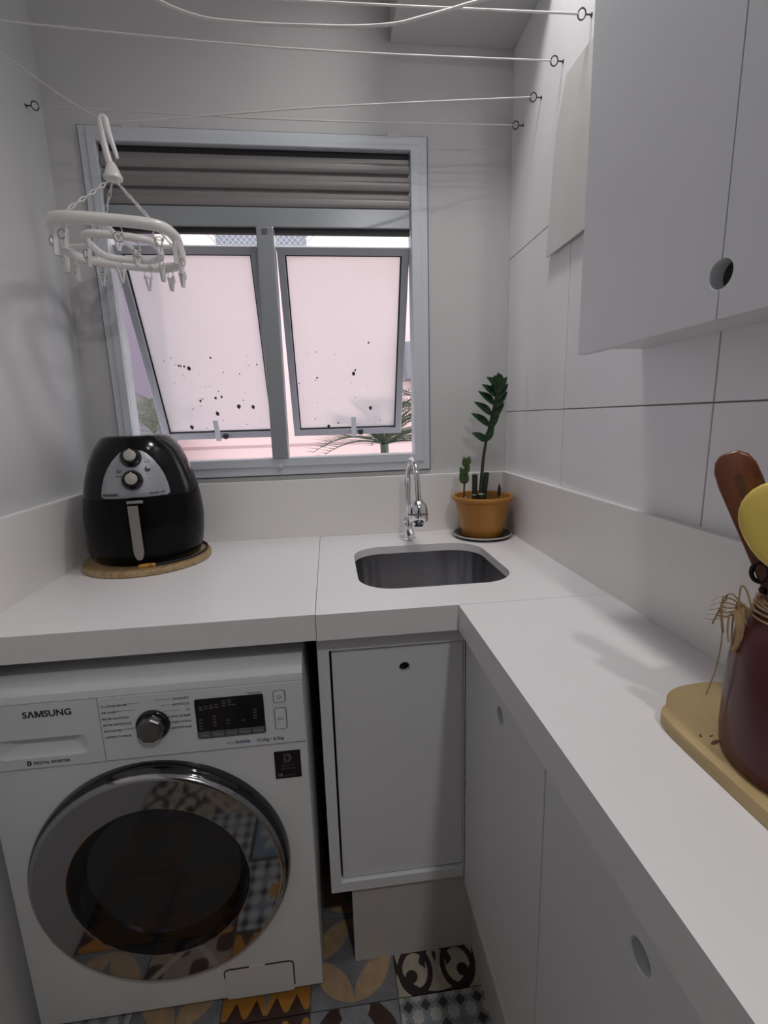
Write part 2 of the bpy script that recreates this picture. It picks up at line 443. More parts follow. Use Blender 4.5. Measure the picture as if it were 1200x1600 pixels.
for a in range(len(ys)-1):
    for b in range(len(zs)-1):
        y1, y0 = min(0, ys[a]), max(YB, ys[a+1]); z0, z1 = zs[b], zs[b+1]
        if y1-y0 < .01: continue
        MB().box((W, y0+.0013, z0+.0013), (W+.0065, y1-.0013, z1-.0013)).build('tile', 'walltile', wr, smooth=False, bevel=.0008, seg=1)
MB().box((W, YB, 1.7763), (W+.0065, 0, 2.72)).build('plaster', 'walltile', wr, smooth=False)
ce = MB().box((XL-.1, YB-.1, 2.72), (W+.1, .1, 2.84)).build('ceiling', 'ceil', smooth=False)
struct(ce, 'white painted ceiling', 'ceiling')
MB().box((1.392, -.27, 2.33), (W, 0, 2.72)).build('soffit', 'ceil', ce, smooth=False, bevel=.002)
# ceiling lamps (out of frame)
for (lx, ly, lz), size, p, spread in LAMPS:
    lp = thing('ceiling_lamp', 'round white ceiling lamp '+('over the sink beside the soffit' if ly > -.6 else 'beside the near end of the wall cabinet' if ly > -1.2 else 'behind the camera'), 'lamp', (lx, ly, 2.72))
    MB().lathe([(size*.5+.03, -.001), (size*.5+.03, -.03), (size*.5+.02, -.036), (size*.5+.012, -.036), (size*.5+.012, -.012), (0, -.012)], 40, Matrix.Translation((lx, ly, 2.72))).build('lamp_rim', 'lampbody', lp)

# ------------------------------------------------------------------ window
win = bpy.data.objects.new('window_1', None); COL.objects.link(win); win.location = (1.016, 0, 1.139)
struct(win, 'grey aluminium window with raised shutter and two tilted frosted sashes', 'window')
IX0, IX1, IZ0, IZ1 = .583, 1.442, 1.192, 2.06
f = MB().slab(rect(WX0, WZ0, WX1, WZ1), [rect(IX0, IZ0, IX1, IZ1)], .0005, .010, XZ(0))
fr = f.build('window_frame', 'alu', win, smooth=False, bevel=.0015, recalc=True)
f = MB().slab(rect(WX0+.020, WZ0+.026, WX1-.020, WZ1-.006), [rect(IX0, IZ0, IX1, IZ1)], .010, .014, XZ(0))
f.build('frame_step', 'alu', fr, smooth=False, bevel=.002, recalc=True)
f = MB().slab(rect(WX0+.013, WZ0+.013, WX1-.013, WZ1-.013), [rect(IX0, IZ0, IX1, IZ1)], -.045, -.0005, XZ(0))
f.build('frame_reveal', 'alu', fr, smooth=False, recalc=True)
# dark caulk line
g = MB().slab(rect(WX0-.004, WZ0-.004, WX1+.004, WZ1+.004), [rect(WX0, WZ0, WX1, WZ1)], .0003, .003, XZ(0)); g.build('sealant', 'greyink', fr, smooth=False)
# paint smears over the top sealant
for x0, x1 in ((.655, .70), (1.375, 1.42)):
    MB().box((x0, -.013, WZ1-.012), (x1, -.0105, WZ1+.008)).build('paint_smear', 'paint', fr, smooth=False, bevel=.002)
MB().box((.990, -.022, IZ0+.0003), (1.040, .03, 1.853)).build('mullion', 'alu_dark', win, smooth=False, bevel=.004)
b = MB().box((1.007, -.0235, 1.832), (1.022, -.0222, 1.846)); b.build('mullion_cap', 'greyink', win, smooth=False)
b = MB().lathe([(0, .006), (.006, .006), (.0075, 0), (.0075, -.012)], 16, Matrix.Translation((1.013, -.021, 1.168)) @ Matrix.Rotation(PI/2, 4, 'X'))
b.build('frame_bolt', 'alu', win)
# roller shutter
sh = MB().box((IX0+.001, .006, 2.040), (IX1-.001, .030, IZ1-.001)).build('shutter', 'rubber', win, smooth=False)
for i in range(3):
    z0 = 1.9095+.0465*i; pr = []
    for k in range(9):
        t = k/8; pr.append((.026-.009*math.sin(PI*min(1, max(0, (t*1.15)))) if t < .8 else .024, z0+.0465*t))
    pr2 = [(.008, z0+.0012), (.001, z0+.0030), (-.001, z0+.008), (-.001, z0+.022), (.0005, z0+.0255), (.005, z0+.030), (.0055, z0+.0405), (.010, z0+.0445)]
    v = []; n = len(pr2)
    for x in (IX0+.002, IX1-.002):
        v += [(x, y, z) for y, z in pr2]+[(x, .022, z0+.0445), (x, .022, z0+.0012)]
    n += 2
    fs = [(k, (k+1) % n, (k+1) % n+n, k+n) for k in range(n)]+[tuple(reversed(range(n))), tuple(range(n, 2*n))]
    MB().add(v, fs).build('slat', 'slat', sh, recalc=True, sharp=.5)
MB().box((IX0+.002, -.004, 1.856), (IX1-.002, .022, 1.9085)).build('bottom_rail', 'alu_dark', sh, smooth=False, bevel=.003)
MB().box((IX0+.003, .002, 1.842), (IX1-.003, .018, 1.8565)).build('rubber_strip', 'rubber', sh, smooth=False)
# sashes, hinged at the top and pushed out at the bottom
def sash(x0, x1, tilt, hx, stains, zt=1.811, L=.618):
    root = bpy.data.objects.new('sash', None); COL.objects.link(root); root.parent = win; root.empty_display_size = .05
    base = wloc(win); root.location = Vector((x0, .016, zt))-base; root.rotation_euler = (tilt, 0, 0)
    w_ = x1-x0; s = .022; d = .028
    M = XZ(0)
    o = MB().slab(rect(0, -L, w_, 0), [rect(s, -L+s, w_-s, -s)], -d, 0, M).build('sash_frame', 'alu_sash', root, smooth=False, bevel=.002, local=True, recalc=True)
    MB().slab(rect(s-.001, -L+s-.001, w_-s+.001, -s+.001), [rect(s+.004, -L+s+.004, w_-s-.004, -s-.004)], -.019, -.010, M).build('gasket', 'rubber', root, smooth=False, local=True, recalc=True)
    MB().box((s-.002, .013, -L+s-.002), (w_-s+.002, .017, -s+.002)).build('pane', 'frost', root, smooth=False, local=True)
    mb = MB()
    for px, pz, r in stains:
        n = 9; c = Vector((px*w_, .0125, -pz*L)); a0 = random.random()*6
        v = [c+Vector((r*(.8+.4*random.random())*math.cos(a0+2*PI*k/n), 0, 1.25*r*(.8+.4*random.random())*math.sin(a0+2*PI*k/n))) for k in range(n)]
        mb.add([(p.x, p.y-.0008, p.z) for p in v]+[(p.x, p.y+.001, p.z) for p in v], [tuple(range(n)), tuple(range(2*n-1, n-1, -1))]+[(k, k+n, (k+1) % n+n, (k+1) % n) for k in range(n)])
    st = mb.build('stain', 'stain', root, smooth=False, local=True, recalc=True); tag(st, 'dark dried splashes on the frosted glass', kind='stuff')
    h = MB().box((hx*w_-.009, -.010, -L-.004), (hx*w_+.009, -.004, -L+.075)); h.build('sash_handle', 'alu', root, smooth=False, bevel=.001, local=True)
    h = MB().lathe([(0, .012), (.008, .012), (.010, .008), (.010, 0)], 14, Matrix.Translation((hx*w_+.026, -.0003, -L+.012)) @ Matrix.Rotation(PI/2, 4, 'X')); h.build('latch_knob', 'rubber', root, local=True)
    return root
def dust(n, zlo=.5): return [(random.uniform(.12, .9), random.uniform(zlo, .95), random.uniform(.0008, .0018)) for _ in range(n)]
sash(.578, .987, math.radians(24.5), .47, [(.26, .57, .003), (.275, .572, .0025), (.30, .574, .003), (.335, .585, .0055), (.52, .53, .003), (.37, .77, .004), (.39, .76, .002), (.50, .755, .004), (.55, .75, .0035), (.68, .81, .0065), (.80, .815, .0055), (.49, .85, .0065), (.25, .93, .0065), (.43, .96, .0035), (.73, .62, .002), (.88, .57, .0025), (.60, .61, .0015)]+dust(22))
sash(1.0415, 1.4405, math.radians(24.5), .55, [(.69, .46, .0028), (.56, .63, .0055), (.575, .61, .003), (.24, .65, .003), (.71, .84, .0055), (.32, .95, .005), (.41, .93, .003), (.96, .82, .005), (.08, .68, .002), (.2, .9, .002)]+dust(18))

# ------------------------------------------------------------------ worktop, upstands, sink
SK = (1.220, -.540, 1.588, -.186)
wt = thing('worktop', 'off-white stone worktop running round the corner over washer and cabinets', 'worktop', (1.1, -.35, ZC-.06))
AP = .0545; TH = .022
def slab_piece(x0, y0, x1, y1, z1, aprons, hole=None):
    mb = MB(); mb.slab(rect(x0, y0, x1, y1), [hole] if hole else [], z1-TH, z1)
    for a, b_ in aprons: mb.box(a+(z1-AP,), b_+(z1-TH,))
    return mb
G = .0006
slab_piece(XL+.020, -.6545, 1.1235-G, -.0005, ZC+.0012, [((XL+.020, -.6545), (1.1235-G, -.6345))]).build('slab', 'stone', wt, smooth=False)
slab_piece(1.1235+G, -.6545, W-.0005, -.0005, ZC, [((1.1235+G, -.6545), (1.4105, -.6345))], rrect(SK[0], SK[1], SK[2], SK[3], .085, 10)).build('slab', 'stone', wt, smooth=False)
slab_piece(1.4105, -2.8, W-.0005, -.6545-2*G, ZC, [((1.4105, -2.8), (1.4305, -.6545-2*G))]).build('slab', 'stone', wt, smooth=False)
ZB = 1.1215
u = MB().box((XL+.0203, -.0200, ZC), (W-.0003, -.0003, ZB)).build('backsplash', 'splash', smooth=False, bevel=.001, seg=1)
tag(u, 'off-white stone upstand below the window', 'backsplash')
u = MB().box((XL+.0003, -1.0, ZC-AP), (XL+.0200, -.0003, ZB)).build('backsplash', 'splash', smooth=False, bevel=.001, seg=1)
tag(u, 'off-white stone upstand along the left wall', 'backsplash')
u = MB().box((W-.0182, -2.8, ZC+.0003), (W-.0003, -.0203, ZB)).build('backsplash', 'splash', smooth=False)
tag(u, 'off-white stone upstand along the tiled right wall', 'backsplash')


sk = thing('sink', 'stainless steel undermount sink basin in the corner worktop', 'sink', (1.404, -.363, ZC-.18))
rings = []
for inset, z, r in ((-.012, ZC-TH-.0005, .097), (-.003, ZC-.0225, .088), (-.003, ZC-.028, .088), (.004, ZC-.12, .082), (.016, ZC-.155, .07), (.05, ZC-.168, .05), (.16, ZC-.172, .02)):
    rings.append([(x, y, z) for x, y in rrect(SK[0]+inset, SK[1]+inset, SK[2]-inset, SK[3]-inset, r, 8)])
mb = MB(); n = len(rings[0])
for k, rg in enumerate(rings): mb.v += rg
for k in range(len(rings)-1):
    for i in range(n): mb.f.append((k*n+i, (k+1)*n+i, (k+1)*n+(i+1) % n, k*n+(i+1) % n))
mb.f.append(tuple((len(rings)-1)*n+i for i in range(n)))
mb.build('bowl', 'steel', sk)
MB().lathe([(.045, 0), (.045, .002), (.036, .003), (.030, -.001), (0, -.001)], 28, Matrix.Translation((1.404, -.363, ZC-.172))).build('drain', 'chrome', sk)

# ------------------------------------------------------------------ faucet
fx, fy = 1.400, -.108
fa = thing('faucet', 'chrome swan-neck tap with filter head beside the sink', 'faucet', (fx, fy, ZC))
T = Matrix.Translation((fx, fy, ZC))
MB().lathe([(.024, .0), (.024, .004), (.020, .007), (.0135, .008), (.0125, .030), (.0125, .066), (.0105, .070), (.0085, .072)], 28, T).build('base', 'chrome', fa)
dx = Vector((.012, -.12)).normalized()
def fp(d, z): return (fx+dx.x*d, fy+dx.y*d, ZC+z)
nk = catmull([fp(0, .06), fp(0, .12), fp(0, .17), fp(.006, .208), fp(.028, .243), fp(.062, .250), fp(.092, .232), fp(.106, .196), fp(.112, .160), fp(.114, .135)], 6)
MB().tube(nk, .0085, 14).build('neck', 'chrome', fa)
MB().lathe([(.0102, .166), (.0102, .176), (.009, .178)], 20, T).build('collar', 'chrome', fa)
TH_ = Matrix.Translation(fp(.114, .076)) @ Matrix.Rotation(math.radians(-8), 4, 'X') @ Matrix.Diagonal((1.22, 1.22, 1.15, 1.))
hd = MB().lathe([(.010, -.006), (.012, -.006), (.0135, .0), (.0205, .002), (.0225, .008), (.0225, .030), (.021, .042), (.0165, .050), (.0095, .057), (.0085, .060)], 32, TH_).build('filter_head', 'chrome', fa)
MB().lathe([(.0228, .019), (.0232, .020), (.0232, .022), (.0228, .023)], 32, TH_, cap0=False, cap1=False).build('band', 'greyink', hd)
MB().lathe([(.0105, -.010), (.0105, -.0055)], 20, TH_).build('aerator', 'rubber', hd)
lv = MB().tube([fp(.004, .040), fp(.030, .034), fp(.052, .022)], [.0075, .0085, .0065], 12, flat=.7)
lv.build('lever', 'chrome', fa)
MB().lathe([(.0142, .055), (.0150, .057), (.0150, .062), (.0142, .064)], 24, T, cap0=False, cap1=False).build('ring', 'chrome', fa)

# ------------------------------------------------------------------ base cabinets
def hole_plate(outer, holes, w0, w1, M, name, m, parent, bevel=.0012):
    return MB().slab(outer, holes, w0, w1, M).build(name, m, parent, smooth=False, bevel=bevel, seg=1, recalc=True)
c1 = thing('sink_cabinet', 'white base cabinet with one round-holed door under the sink', 'cabinet', (1.28, -.45, .23))
zt = ZC-AP-.0006
mb = MB().box((1.121, -.6005, .232), (1.139, -.03, zt)).box((1.417, -.596, .232), (1.4345, -.03, .745)).box((1.139, -.6005, .232), (1.417, -.03, .250)).box((1.139, -.046, .250), (1.417, -.03, zt-.19))
mb.build('body', 'cab', c1, smooth=False)
hole_plate(rect(1.121, .232, 1.4345, zt), [rect(1.145, .259, 1.4335, .8365)], 0, .019, XZ(-.601), 'face_frame', 'cab', c1)
d1 = hole_plate(rect(1.1495, .2615, 1.4328, .8315), [circ(1.304, .781, .0115)], -.004, .010, XZ(-.601), 'door', 'cab', c1)
MB().box((1.289, -.5925, .766), (1.319, -.5905, .796)).build('hole_shade', 'holeshade', d1, smooth=False)  # dark plate painting the shade seen through the finger hole
# corner / right-hand run
c2 = thing('base_cabinet', 'white base cabinet run with two round-holed doors along the right wall', 'cabinet', (1.6, -1.2, .23))
YE = -2.4
mb = MB().box((1.4535, YE, .232), (1.7445, -.6205, .250)).box((1.4535, YE, .250), (1.7445, YE+.018, zt)).box((1.4535, -.6385, .250), (1.7445, -.6205, zt)).box((1.7300, YE+.018, .250), (1.7445, -.6385, zt))
mb.build('body', 'cab', c2, smooth=False)
doors = [(-.6225, -.9985, -.829), (-1.0015, -1.3985, -1.203), (-1.4015, -1.80, -1.6), (-1.803, -2.2, -2.0)]
for ya, yb, yh in doors:
    dd = hole_plate(rect(-ya, .236, -yb, zt-.001), [circ(-yh, .800, .0145)], 0, .0175, YZ(1.4525), 'door', 'cab', c2)
    MB().box((1.4527, yh-.02, .78), (1.4547, yh+.02, .82)).build('hole_shade', 'holeshade', dd, smooth=False)
MB().box((1.4345, YE, .2135), (1.4535, -.622, .2345)).build('bottom_rail', 'cab', c2, smooth=False, bevel=.001)
# plinth of stone: two boards
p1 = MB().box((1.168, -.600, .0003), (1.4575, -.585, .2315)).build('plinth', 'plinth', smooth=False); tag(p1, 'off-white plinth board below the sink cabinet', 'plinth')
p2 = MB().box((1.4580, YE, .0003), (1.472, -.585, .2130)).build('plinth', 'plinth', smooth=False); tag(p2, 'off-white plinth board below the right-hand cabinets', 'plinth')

# ------------------------------------------------------------------ upper cabinet
uc = thing('wall_cabinet', 'white wall cabinet with two doors sharing a round finger hole', 'cabinet', (1.69, -1.2, 1.42))
UT = 2.32
mb = MB().box((1.645, -1.95, 1.4180), (1.7495, -.677, 1.4360)).box((1.645, -1.95, UT-.018), (1.7495, -.677, UT)).box((1.645, -.695, 1.4360), (1.7495, -.677, UT-.018)).box((1.645, -1.95, 1.4360), (1.7495, -1.932, UT-.018)).box((1.742, -1.932, 1.436), (1.7495, -.695, UT-.018))
mb.build('body', 'cab', uc, smooth=False)
def half_hole(y0, y1, z0, z1, yh, zh, r, side):
    # door outline with a half-round bite on one vertical edge (u = -y)
    u0, u1 = -y0, -y1; p = [(u0, z0), (u1, z0)]
    arc = [(r*math.cos(PI/2*3-PI*k/16), r*math.sin(PI/2*3-PI*k/16)) for k in range(17)]
    if side == 'end': p += [(u1+a, zh+b) for a, b in arc]+[(u1, z1), (u0, z1)]
    else: p += [(u1, z1), (u0, z1)]+[(u0-a, zh-b) for a, b in arc]
    return p
HZ = 1.458
for ya, yb, sd in ((-.6765, -.9905, 'end'), (-.9925, -1.30, 'start')):
    hole_plate(half_hole(ya, yb, 1.4085, UT, None, HZ, .0165, sd), [], 0, .0185, YZ(1.6445), 'door', 'cab', uc, bevel=0)
hole_plate(half_hole(-1.302, -1.62, 1.4085, UT, None, HZ, .0165, 'end'), [], 0, .0185, YZ(1.6445), 'door', 'cab', uc, bevel=0)
MB().box((1.6450, -1.015, 1.437), (1.6470, -.968, 1.48)).build('hole_shade', 'holeshade', uc, smooth=False)

# ------------------------------------------------------------------ loose panel on the right wall
pn = MB(); t_ = .004
front = [(W-.0055, -.341, 2.060), (W-.0075, -.305, 1.962), (W-.0125, -.284, 1.693), (W-.0125, -.66, 1.697), (W-.0055, -.66, 2.055)]
v = [Vector(q) for q in front]+[Vector(q)+Vector((t_, 0, 0)) for q in front]
fs = [(0, 1, 4), (1, 2, 3, 4), (9, 6, 5), (9, 8, 7, 6)]+[(k, k+5, (k+1) % 5+5, (k+1) % 5) for k in range(5)]
pn = pn.add(v, fs).build('cover_panel', mat('cream_panel', (.66, .64, .62), .35, var=.02), smooth=False, recalc=True)
tag(pn, 'thin cream panel leaning loose from the tiled wall below the cord hooks', 'panel')

# ------------------------------------------------------------------ washing machine
mx0, mx1, my, mt = .483, 1.091, -.655, .845
wm = thing('washing_machine', 'white front-loading washing machine under the worktop', 'washing machine', ((mx0+mx1)/2, -.36, 0))
def prof_body():
    # side profile extruded in x, with rounded top-front edge
    p = [(my+.004, .022), (my, .030), (my, .660), (my+.0015, .6625), (my+.0005, .664)]
    p += [(my+.014, .6645), (my+.014, .7995), (my-.0045, .8005), (my-.002, .815), (my+.006, .826), (my+.020, .835), (my+.05, .842), (my+.09, .845), (-.075, .845), (-.070, .840), (-.070, .022)]
    return p
P = prof_body(); n = len(P)
v = [(mx0, y, z) for y, z in P]+[(mx1, y, z) for y, z in P]
MB().add(v, [(k, k+n, (k+1) % n+n, (k+1) % n) for k in range(n)]+[tuple(range(n)), tuple(reversed(range(n, 2*n)))]).build('body', 'white', wm, bevel=.003, seg=2, sharp=.4)
FY = my-.0048      # control panel front
FM = lambda x, z, y=FY: Matrix.Translation((x-wm.location.x, y-wm.location.y-.0003, z)) @ Matrix.Rotation(PI/2, 4, 'X')
# detergent drawer with a scooped handle
cp = MB().slab(rect(.7046, .6645, mx1-.0005, .7993), [], 0, .0185, XZ(my+.0137)).build('control_panel', 'panel', wm, smooth=False, bevel=.0008, seg=1, recalc=True)
dr = MB().slab(rect(mx0+.0005, .6645, .7034, .7993), [rrect(mx0+.030, .686, .676, .727, .012, 4)], 0, .0185, XZ(my+.0137)).build('drawer', 'panel', wm, smooth=False, recalc=True)
mb = MB(); A = rrect(mx0+.030, .686, .676, .727, .012, 4); n = len(A)
cx_, cz_ = (mx0+.706)/2, .716
Bp = [(cx_+(x-cx_)*.62, cz_+(z-cz_)*.35) for x, z in A]
mb.v = [(x, FY+.0002, z) for x, z in A]+[(x, FY+.0165, z) for x, z in Bp]
mb.f = [(k, (k+1) % n, (k+1) % n+n, k+n) for k in range(n)]+[tuple(range(n, 2*n))]
mb.build('scoop', 'panel', dr, recalc=False)
MB().box((mx0+.001, my-.0006, .6615), (mx1-.001, my+.001, .6640)).build('seam', 'lightink', wm, smooth=False)
# dial
kx, kz = .800, .7335
kb = MB().lathe([(.0320, 0), (.0320, .004), (.0300, .007), (.0270, .0075), (0, .0075)], 40, Matrix.Translation((kx, FY, kz)) @ Matrix.Rotation(PI/2, 4, 'X')).build('dial_base', 'blackgloss', wm)
pr = []
KM = Matrix.Translation((kx, FY, kz)) @ Matrix.Rotation(PI/2, 4, 'X')
MB().lathe([(.0255, .0072), (.0250, .020), (.0235, .0235), (.0200, .0250), (0, .0252)], 9, KM).build('dial', 'darkmetal', kb, sharp=.3)
# display
ds = MB().slab(rrect(.881, .693, 1.0125, .7790, .004, 4), [], 0, .0016, XZ(FY)).build('display', 'display', wm, smooth=False, recalc=True)
for i in range(5):
    a = .8823+.0259*i
    k_ = MB().box((a, FY-.0024, .6945), (a+.0247, FY-.0017, .7085)).build('soft_key', 'softkey', ds, smooth=False)
    text('print', ('Temp.', 'Enxágue', 'Centrif.', 'Secagem', 'Opções')[i], FM(a+.0122, .6995, FY-.0022), .0058, 'lightink', wm, align='CENTER')
mb = MB()
for x, zz in ((.892, (.762, .757)), (.902, (.763, .758)), (.912, (.764, .759)), (.922, (.765, .760)), (.936, (.766, .761, .771)), (.947, (.767, .762, .772)), (.955, (.762,)),
              (.889, (.735, .728, .721, .715)), (.916, (.740, .733, .727, .720)), (.942, (.729, .722)), (.970, (.726,)), (.994, (.747, .741, .734, .728))):
    for z in zz: mb.box((x-.0035, FY-.0020, z-.0013), (x+.0035, FY-.0015, z+.0013))
tag(mb.build('indicator', 'dimink', ds, smooth=False), kind='stuff')
text('print', 'Temporizador', FM(.981, .7815), .0050, 'greyink', wm)
# buttons
for z0, z1 in ((.7565, .7830), (.6975, .7450)):
    bt = MB().slab(rrect(1.0315, z0, 1.0555, z1, .004, 4), [], 0, .0007, XZ(FY)).build('button', 'greyink', wm, smooth=False, recalc=True)
    MB().slab(rrect(1.0332, z0+.0017, 1.0538, z1-.0014, .003, 4), [], .0005, .0024, XZ(FY)).build('button_cap', 'panel', bt, smooth=False, bevel=.0006, seg=1, recalc=True)
pc = [(1.0435+.0035*math.cos(a), FY-.0027, .770+.0035*math.sin(a)) for a in [math.radians(130+28*k) for k in range(11)]]
MB().tube(pc, .0005, 5).tube([(1.0435, FY-.0027, .771), (1.0435, FY-.0027, .7745)], .0005, 5).build('power_mark', 'greyink', wm)
text('print', '▷II', FM(1.0435, .7185, FY-.0022), .0085, 'greyink', wm, align='CENTER')
# lettering
tS = text('lettering', 'S', FM(.5695, .7715), .0185, 'ink', wm, bold=.0004)
xs = max(v.co.x for v in tS.data.vertices)+wm.location.x+.0006; zl = [v.co.z for v in tS.data.vertices]; z0_, z1_ = min(zl)+.0003, max(zl)-.0003
aw, bw_ = .0122, .0034
MB().slab([(xs, z0_), (xs+bw_, z0_), (xs+aw/2, z1_-.0042), (xs+aw-bw_, z0_), (xs+aw, z0_), (xs+aw/2+.0019, z1_), (xs+aw/2-.0019, z1_)], [], 0, .0006, XZ(FY)).build('lettering', 'ink', wm, smooth=False, recalc=True)
xm_ = xs+aw+.0012; mw, lg = .0148, .0030
MB().slab([(xm_, z0_), (xm_+lg, z0_), (xm_+lg, z1_-.0046), (xm_+mw/2-.0012, z0_), (xm_+mw/2+.0012, z0_), (xm_+mw-lg, z1_-.0046), (xm_+mw-lg, z0_), (xm_+mw, z0_), (xm_+mw, z1_), (xm_+mw-lg-.0008, z1_), (xm_+mw/2, z0_+.0048), (xm_+lg+.0008, z1_), (xm_, z1_)], [], 0, .0006, XZ(FY)).build('lettering', 'ink', wm, smooth=False, recalc=True)
text('lettering', 'SUNG', FM(xm_+mw+.0004, .7715), .0185, 'ink', wm, bold=.0004)
text('lettering', 'DIGITAL INVERTER', FM(.5735, .6725), .0078, 'ink', wm, bold=.0001)
text('lettering', 'eco', FM(.934, .6745), .0105, 'greenink', wm)
text('lettering', 'bubble', FM(.9515, .6745), .0105, 'blueink', wm, bold=.0002)
text('lettering', '10,2kg / 6,0kg', FM(.9915, .6740), .0098, 'ink', wm)
for i, s in enumerate(("15' LAVAR+SECAR", 'AIR WASH', 'SECAR ALGODÃO', 'SECAR SINTÉTICOS', 'ENXAGUAR', 'LIMPEZA TAMBOR')):
    text('print', s, FM(.7085, .7790-.0132*i), .0060, 'ink', wm)
for i, s in enumerate(('ALGODÃO', 'SINTÉTICOS', 'LÃ', 'ROUPAS DE BEBÊ', 'LAVAGEM DIÁRIA', 'CENTRIFUGAR')):
    text('print', s, FM(.8715, .7830-.0125*i), .0060, 'ink', wm, align='RIGHT')
mb = MB()
for x0, x1, z in ((.752, .780, .7825), (.737, .770, .7690), (.735, .768, .7300), (.808, .838, .7855), (.818, .836, .7730), (.822, .852, .7605)):
    mb.box((x0, FY-.0006, z-.0003), (x1, FY-.0002, z+.0003))
tag(mb.build('pointer_line', 'greyink', wm, smooth=False), kind='stuff')
def d_mark(cx, cz, s, y, m, parent):   # a bold D with a slit, like the printed emblem
    o1 = [(cx-s*.62, cz-s), (cx-s*.22, cz-s), (cx-s*.22, cz+s), (cx-s*.62, cz+s)]
    outer = [(cx-.05*s+s*.95*math.sin(a), cz-s*math.cos(a)) for a in [PI*k/14 for k in range(15)]]
    inner = [(cx-.05*s+s*.42*math.sin(a), cz-s*.45*math.cos(a)) for a in [PI-PI*k/14 for k in range(15)]]
    MB().slab(o1, [], 0, .0006, XZ(y)).slab(outer+inner, [], 0, .0006, XZ(y)).build('emblem', m, parent, smooth=False, recalc=True)
d_mark(.5655, .6755, .0052, FY, 'ink', wm)
sk_ = MB().box((1.0235, my-.0014, .5800), (1.0765, my+.0005, .6430)).build('sticker', 'display', wm, smooth=False)
d_mark(1.0490, .6270, .0105, my-.0014, 'dimink', wm)
text('print', 'DIGITAL', FM(1.050, .608, my-.0013), .0068, 'dimink', wm, align='CENTER')
text('print', 'INVERTER', FM(1.050, .600, my-.0013), .0068, 'dimink', wm, align='CENTER')
text('print', '10', FM(1.027, .5845, my-.0013), .0115, 'lightink', wm)
text('print', 'garantia', FM(1.042, .5855, my-.0013), .0070, 'dimink', wm)
# door
dxc, dzc = .783, .3935
DM = Matrix.Translation((dxc, my, dzc)) @ Matrix.Rotation(PI/2, 4, 'X')
do = MB().lathe([(.258, -.002), (.258, .012), (.254, .022), (.249, .0265)], 96, DM, cap0=False, cap1=False).build('door', 'blackgloss', wm)
MB().lathe([(.249, .0265), (.2465, .0315), (.2415, .0345), (.2395, .0345)], 96, DM, cap0=False, cap1=False).build('chrome_rim', 'rimmetal', do)
MB().lathe([(.2395, .0343), (.178, .0343)], 96, DM, cap0=False, cap1=False).build('mirror_ring', 'smoke', do, smooth=False)
MB().lathe([(.178, .0343), (.1745, .0330), (.170, .022), (.160, .006), (.150, -.004)], 96, DM, cap0=False, cap1=False).build('inner_lip', 'smoke', do)
MB().lathe([(.150, -.004), (.146, -.030), (.138, -.060), (.110, -.085), (.060, -.098), (.0, -.102)], 72, DM, cap0=False, cap1=False).build('glass_bowl', 'blackgloss', do)
MB().lathe([(.1765, .0336), (.0, .0336)], 72, DM, cap0=False, cap1=False).build('door_pane', 'doorglass', do, smooth=False)
# filter flap
fl_ = MB().slab(rrect(.876, .024, 1.027, .107, .008, 4), [], .0002, .0012, XZ(my)).build('filter_flap', 'white', wm, smooth=False, recalc=True)
mb = MB().tube([(.8755, my-.0004, .085), (.8755, my-.0004, .098), (.878, my-.0004, .1045), (.885, my-.0004, .1075), (.930, my-.0004, .1075)], .0017, 6); mb.build('flap_gap', 'ink', fl_); mb = MB()
mb.tube([(.965, my-.0004, .1075), (1.018, my-.0004, .1075), (1.0255, my-.0004, .1045), (1.0275, my-.0004, .098), (1.0275, my-.0004, .040)], .0017, 6)
mb.build('flap_gap', 'ink', fl_)
for x in (mx0+.06, mx1-.06):
    for y in (my+.06, -.13):
        MB().lathe([(.018, .0003), (.020, .004), (.020, .010), (.010, .012), (.010, .0225)], 18, Matrix.Translation((x, y, 0))).build('foot', 'rubber', wm)

# ------------------------------------------------------------------ air fryer on its board
bx, by = .652, -.185
rb = MB().lathe([(.160, 0), (.1635, .003), (.1635, .013), (.161, .016), (0, .016)], 64, Matrix.Translation((0, 0, 0)))
rb = rb.build('round_board', 'board', local=True); rb.location = (bx, by, ZC+.0013)
tag(rb, 'round pine board under the black air fryer', 'board')
BZ = ZC+.0013+.016
af = thing('air_fryer', 'black air fryer with silver dial panel and grey drawer handle', 'air fryer', (.654, -.175, BZ), rz=math.radians(12.5))
# superellipse-ish body: radius profile with a slightly flattened front
prof = [(.126, .002), (.133, .006), (.141, .030), (.147, .070), (.1495, .105), (.148, .140), (.143, .180), (.134, .220), (.122, .260), (.107, .295), (.093, .316), (.083, .326)]
def fr_at(h):
    for (r0, h0), (r1, h1) in zip(prof, prof[1:]):
        if h0 <= h <= h1: return r0+(r1-r0)*(h-h0)/(h1-h0)
    return prof[-1][0] if h > prof[-1][1] else prof[0][0]
def surf(a, h, off=0.):     # a measured from the front (-y)
    r = fr_at(h); e = .965+.035*abs(math.sin(a))
    return Vector(((r+off)*e*math.sin(a), -(r+off)*e*math.cos(a), h))
def skin(prof_, n=72):
    mb = MB()
    for h in prof_: mb.v += [tuple(surf(2*PI*k/n, h)) for k in range(n)]
    for j in range(len(prof_)-1):
        for k in range(n): mb.f.append((j*n+k, j*n+(k+1) % n, (j+1)*n+(k+1) % n, (j+1)*n+k))
    return mb, n
hs = [.002, .006, .018, .030, .050, .070, .090, .105, .125, .140, .158, .1745]
mb, n = skin(hs); mb.f.append(tuple(reversed(range(n)))); mb.f.append(tuple((len(hs)-1)*n+k for k in range(n)))
mb.build('lower_body', 'fryer_matte', af, local=True, sharp=1.)
hs = [.1755, .190, .205, .220, .240, .260, .272, .284, .295, .306, .316, .326]
mb, n = skin(hs); mb.f.append(tuple(reversed(range(n))))
